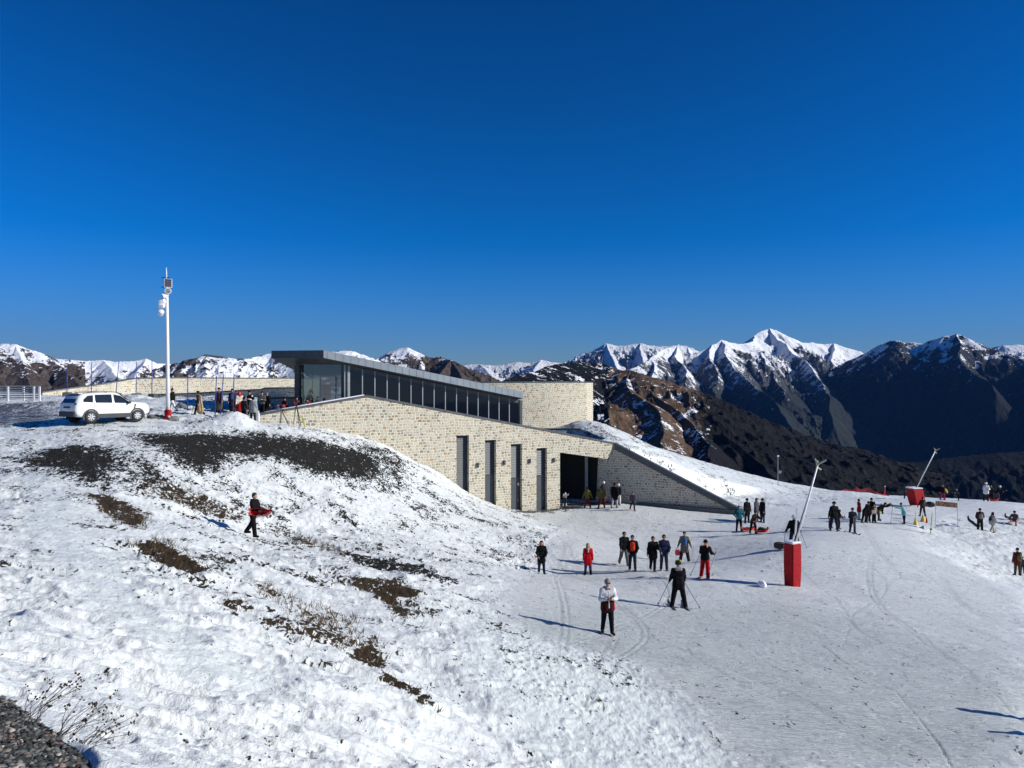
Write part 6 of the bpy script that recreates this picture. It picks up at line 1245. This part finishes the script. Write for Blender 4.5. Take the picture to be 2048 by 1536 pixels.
person(1737, 1044, 31, 'stand', -10, 'small dark-clad child between the two black-clad adults', jacket=(.03,.025,.03), trousers=bb, hat=bb, group=gc)
person(1743, 1043, 47, 'stand', -20, 'tallest adult in black in the middle of the cluster', jacket=bb, trousers=(.02,.02,.02), group=gc, hem=.2, hat=(.03,.015,.02))
person(1748, 1046, 38, 'stand', 15, 'child in a cream top and black trousers in front of the tallest adult', jacket=(.38,.30,.25), trousers=bb, group=gc, hair=bb)
person(1755, 1041, 44, 'bend', 70, 'dark-jacketed adult bending to the right over the lime sled', jacket=(.04,.02,.02), trousers=(.05,.035,.03), group=gc, hair=bb)
person(1765, 1028, 22, 'lean', -60, 'small child leaning toward the lime sled, rightmost of the cluster', jacket=(.05,.06,.06), trousers=bb, group=gc, hat=bb)
J = person(1808, 1048, 43, 'reach', -90, 'person in a pale turquoise jacket stretching both arms to the left', jacket=(.16,.42,.42), trousers=(.014,.014,.03), boots=(.014,.014,.03), group='skiers by the snow pit', hat=bb, hem=.12); pole(J, 'R', -.1, .1, 'ski pole hanging from the hand of the turquoise jacket')
J = person(1845, 1033, 39, 'wide', 180, 'person in a dark red jacket seen from behind by the farther red mast', jacket=(.07,.012,.015), trousers=(.02,.02,.035), hair=(.05,.02,.015), group='skiers by the snow pit'); pack_on(J, (.05,.11,.06), 'green backpack on the person in the dark red jacket')

# ---- far edge of the plateau
ge = 'people along the far edge'
person(1809, 994, 32, 'lean', 100, 'person in a teal top left of the farther red mast', jacket=(.02,.10,.11), trousers=(.02,.02,.03), group=ge, Y=80)
J = person(1885, 1000, 31, 'wide', 0, 'person in a black jacket and magenta trousers on the far edge', jacket=bb, trousers=(.28,.02,.09), group=ge, loose=1.1, flare=2.0)
mb = MB(); mb.ellipsoid((0, 0, 0), (.12, .10, .30), 8, 8, Matrix.Rotation(-.5, 3, 'Y')); o = P(None, 'shoulder_bag', mb, m_yel, smooth=True); o.location = Wd(J, J['waist'])+Vector((.33, -.15, .0)); tag(o, 'yellow bag at the side of the person in magenta trousers', 'bag'); mb = MB(); mb.tube([(-.05, 0, .25), (-.2, 0, .45)], .015, 5); P(o, 'strap', mb, m_black)
person(1917, 1001, 24, 'lean', -80, 'small dark figure leaning left on the far edge', jacket=(.025,.028,.035), trousers=bb, group=ge, helmet=(.3,.3,.32))
person(1972, 1003, 38, 'fold', -10, 'person in a white jacket and white helmet on the far edge', jacket=(.68,.68,.70), trousers=(.012,.014,.022), helmet=(.8,.8,.8), group=ge, hem=.12)
person(1982, 998, 31, 'stand', 0, 'dark-clad person between the two helmeted people', jacket=(.02,.02,.02), trousers=bb, group=ge)
person(1994, 1000, 33, 'lean', 30, 'person in black with a white helmet holding a sled rope', jacket=bb, trousers=(.05,.045,.04), helmet=(.75,.75,.75), group=ge)
gr = 'people on the right'
J = person(1960, 1062, 45, 'pockets', 165, 'person in a black and red jacket with a grey backpack beside the black sled', jacket=(.06,.015,.02), trousers=(.02,.018,.018), group=gr, hat=bb, flare=1.8); pack_on(J, (.22,.22,.23), 'grey backpack on the person beside the black sled')
J = person(1985, 1066, 42, 'walk', 100, 'long dark haired person in cream jacket and trousers', jacket=(.48,.44,.36), trousers=(.42,.38,.28), hair=(.04,.02,.015), hairlong=True, group=gr, hem=.14); pack_on(J, (.03,.03,.035), 'small black backpack on the person in cream', .24, .34)
person(2031, 1049, 44, 'sitg', -50, 'person in pink trousers and a dark hat sitting in the snow', jacket=(.10,.07,.08), trousers=(.42,.20,.20), hat=bb, group=gr)
J = person(2035, 1151, 55, 'stand', 178, 'person in a rust jacket with an olive backpack, seen from behind at the right edge', jacket=(.10,.02,.015), trousers=(.06,.05,.03), hat=(.03,.02,.02), group=gr, hem=.14, fine=True); pack_on(J, (.12,.12,.05), 'olive backpack on the person in the rust jacket')
person(2045, 1147, 33, 'stand', 170, 'child in dark teal half hidden by the person in the rust jacket', jacket=(.015,.07,.065), trousers=(.02,.04,.04), hat=(.02,.06,.05), group=gr)
person(2226, 1448, 150, 'stand', 0, 'person outside the right edge whose shadow reaches the piste', jacket=bb, Y=19); person(2300, 1500, 150, 'stand', 10, 'second person outside the right edge casting the lower shadow', jacket=bb, Y=17.6)

# ---- on the plateau and terrace
gt = 'costumed people on the terrace'; tan = (.36, .27, .15)
person(345, 823, 48, 'walk2', -85, 'person in a black jacket, white trousers and a pointed red and black hat', jacket=bb, trousers=(.7,.7,.7), boots=(.05,.03,.03), hat=(.04,.01,.01), Y=51, group=gt, extras=(('hat_tip','jt',jester,(.16,.02,.02)),))
J = person(397, 821, 48, 'walk', -80, 'bereted person in a long sand coloured cape walking left with a staff', jacket=(.05,.02,.03), trousers=bb, beret=bb, Y=50.5, group=gt, extras=(('cape','cp',cape,tan),)); pole(J, 'R', -.2, -.1, 'thin staff held by the person in the sand cape', 'walking_staff', mat('wood_staff', (.12,.07,.03)))
person(438, 822, 50, 'stand', -10, 'bearded person in beret and brown cape between two blue poles', jacket=(.05,.02,.03), trousers=bb, beret=bb, Y=52, group=gt, extras=(('cape','cp',cape,(.12,.095,.06)),('chest','fp',panel,(.03,.02,.03))))
person(465, 822, 48, 'stand', 5, 'bereted person in a blue shirt and dark green cape', jacket=(.05,.02,.03), trousers=(.015,.015,.03), beret=bb, Y=52.5, group=gt, extras=(('cape','cp',cape,(.05,.045,.035)),('shirt','fp',panel,(.07,.11,.30))))
person(479, 821, 47, 'stand', 30, 'person in a red headscarf, cream shawl and red skirt', jacket=(.62,.58,.48), trousers=None, hair=None, Y=52, group=gt, extras=(('headscarf','hs',headscarf,(.50,.01,.012)),('skirt','sk',skirt,(.34,.012,.012))))
person(499, 822, 48, 'fold', 0, 'bereted person in a black waistcoat over white sleeves', jacket=bb, trousers=bb, beret=bb, Y=52.5, group=gt, arms=False, sleeves=(.62,.62,.64))
person(506, 846, 52, 'stand', 175, 'person in a light grey jacket and dark trousers with back turned at the wall end', jacket=(.26,.26,.25), trousers=(.03,.025,.03), hair=bb, Y=48.5, group=gt, loose=1.12, hem=.12)
person(488, 842, 50, 'stand', 160, 'person in black standing left of the grey jacket', jacket=(.025,.025,.027), trousers=bb, hair=bb, Y=49.5, group=gt)
person(524, 823, 48, 'fold', 5, 'bereted person in a grey pullover and black skirt-like trousers', jacket=(.09,.09,.09), trousers=bb, beret=(.03,.012,.015), Y=53, group=gt, flare=2.5)
person(534, 822, 46, 'stand', -10, 'person in a black coat with a pale fur hat beside the grey pullover', jacket=bb, trousers=bb, hat=(.22,.17,.11), Y=53.3, group=gt, hem=.3)
person(572, 812, 46, 'sit', -20, 'seated person in dark maroon with white socks', jacket=(.06,.012,.018), trousers=(.03,.015,.02), hat=bb, boots=(.6,.6,.6), Y=54, group=gt, zoff=.1)
person(592, 809, 46, 'sit', 30, 'seated person in a maroon patterned jacket behind the tripod', jacket=(.16,.03,.03), trousers=bb, beret=(.05,.01,.015), Y=54, group=gt, zoff=.25)
person(606, 809, 40, 'lean', 60, 'person in a bright blue jacket bending by the wall coping', jacket=(.02,.25,.45), trousers=bb, hat=bb, Y=53.5, group=gt, zoff=.1)
person(617, 804, 44, 'sit', -20, 'seated bereted person in a red jacket next to the glass wall', jacket=(.40,.01,.015), trousers=bb, beret=bb, Y=54, group=gt, zoff=.35)
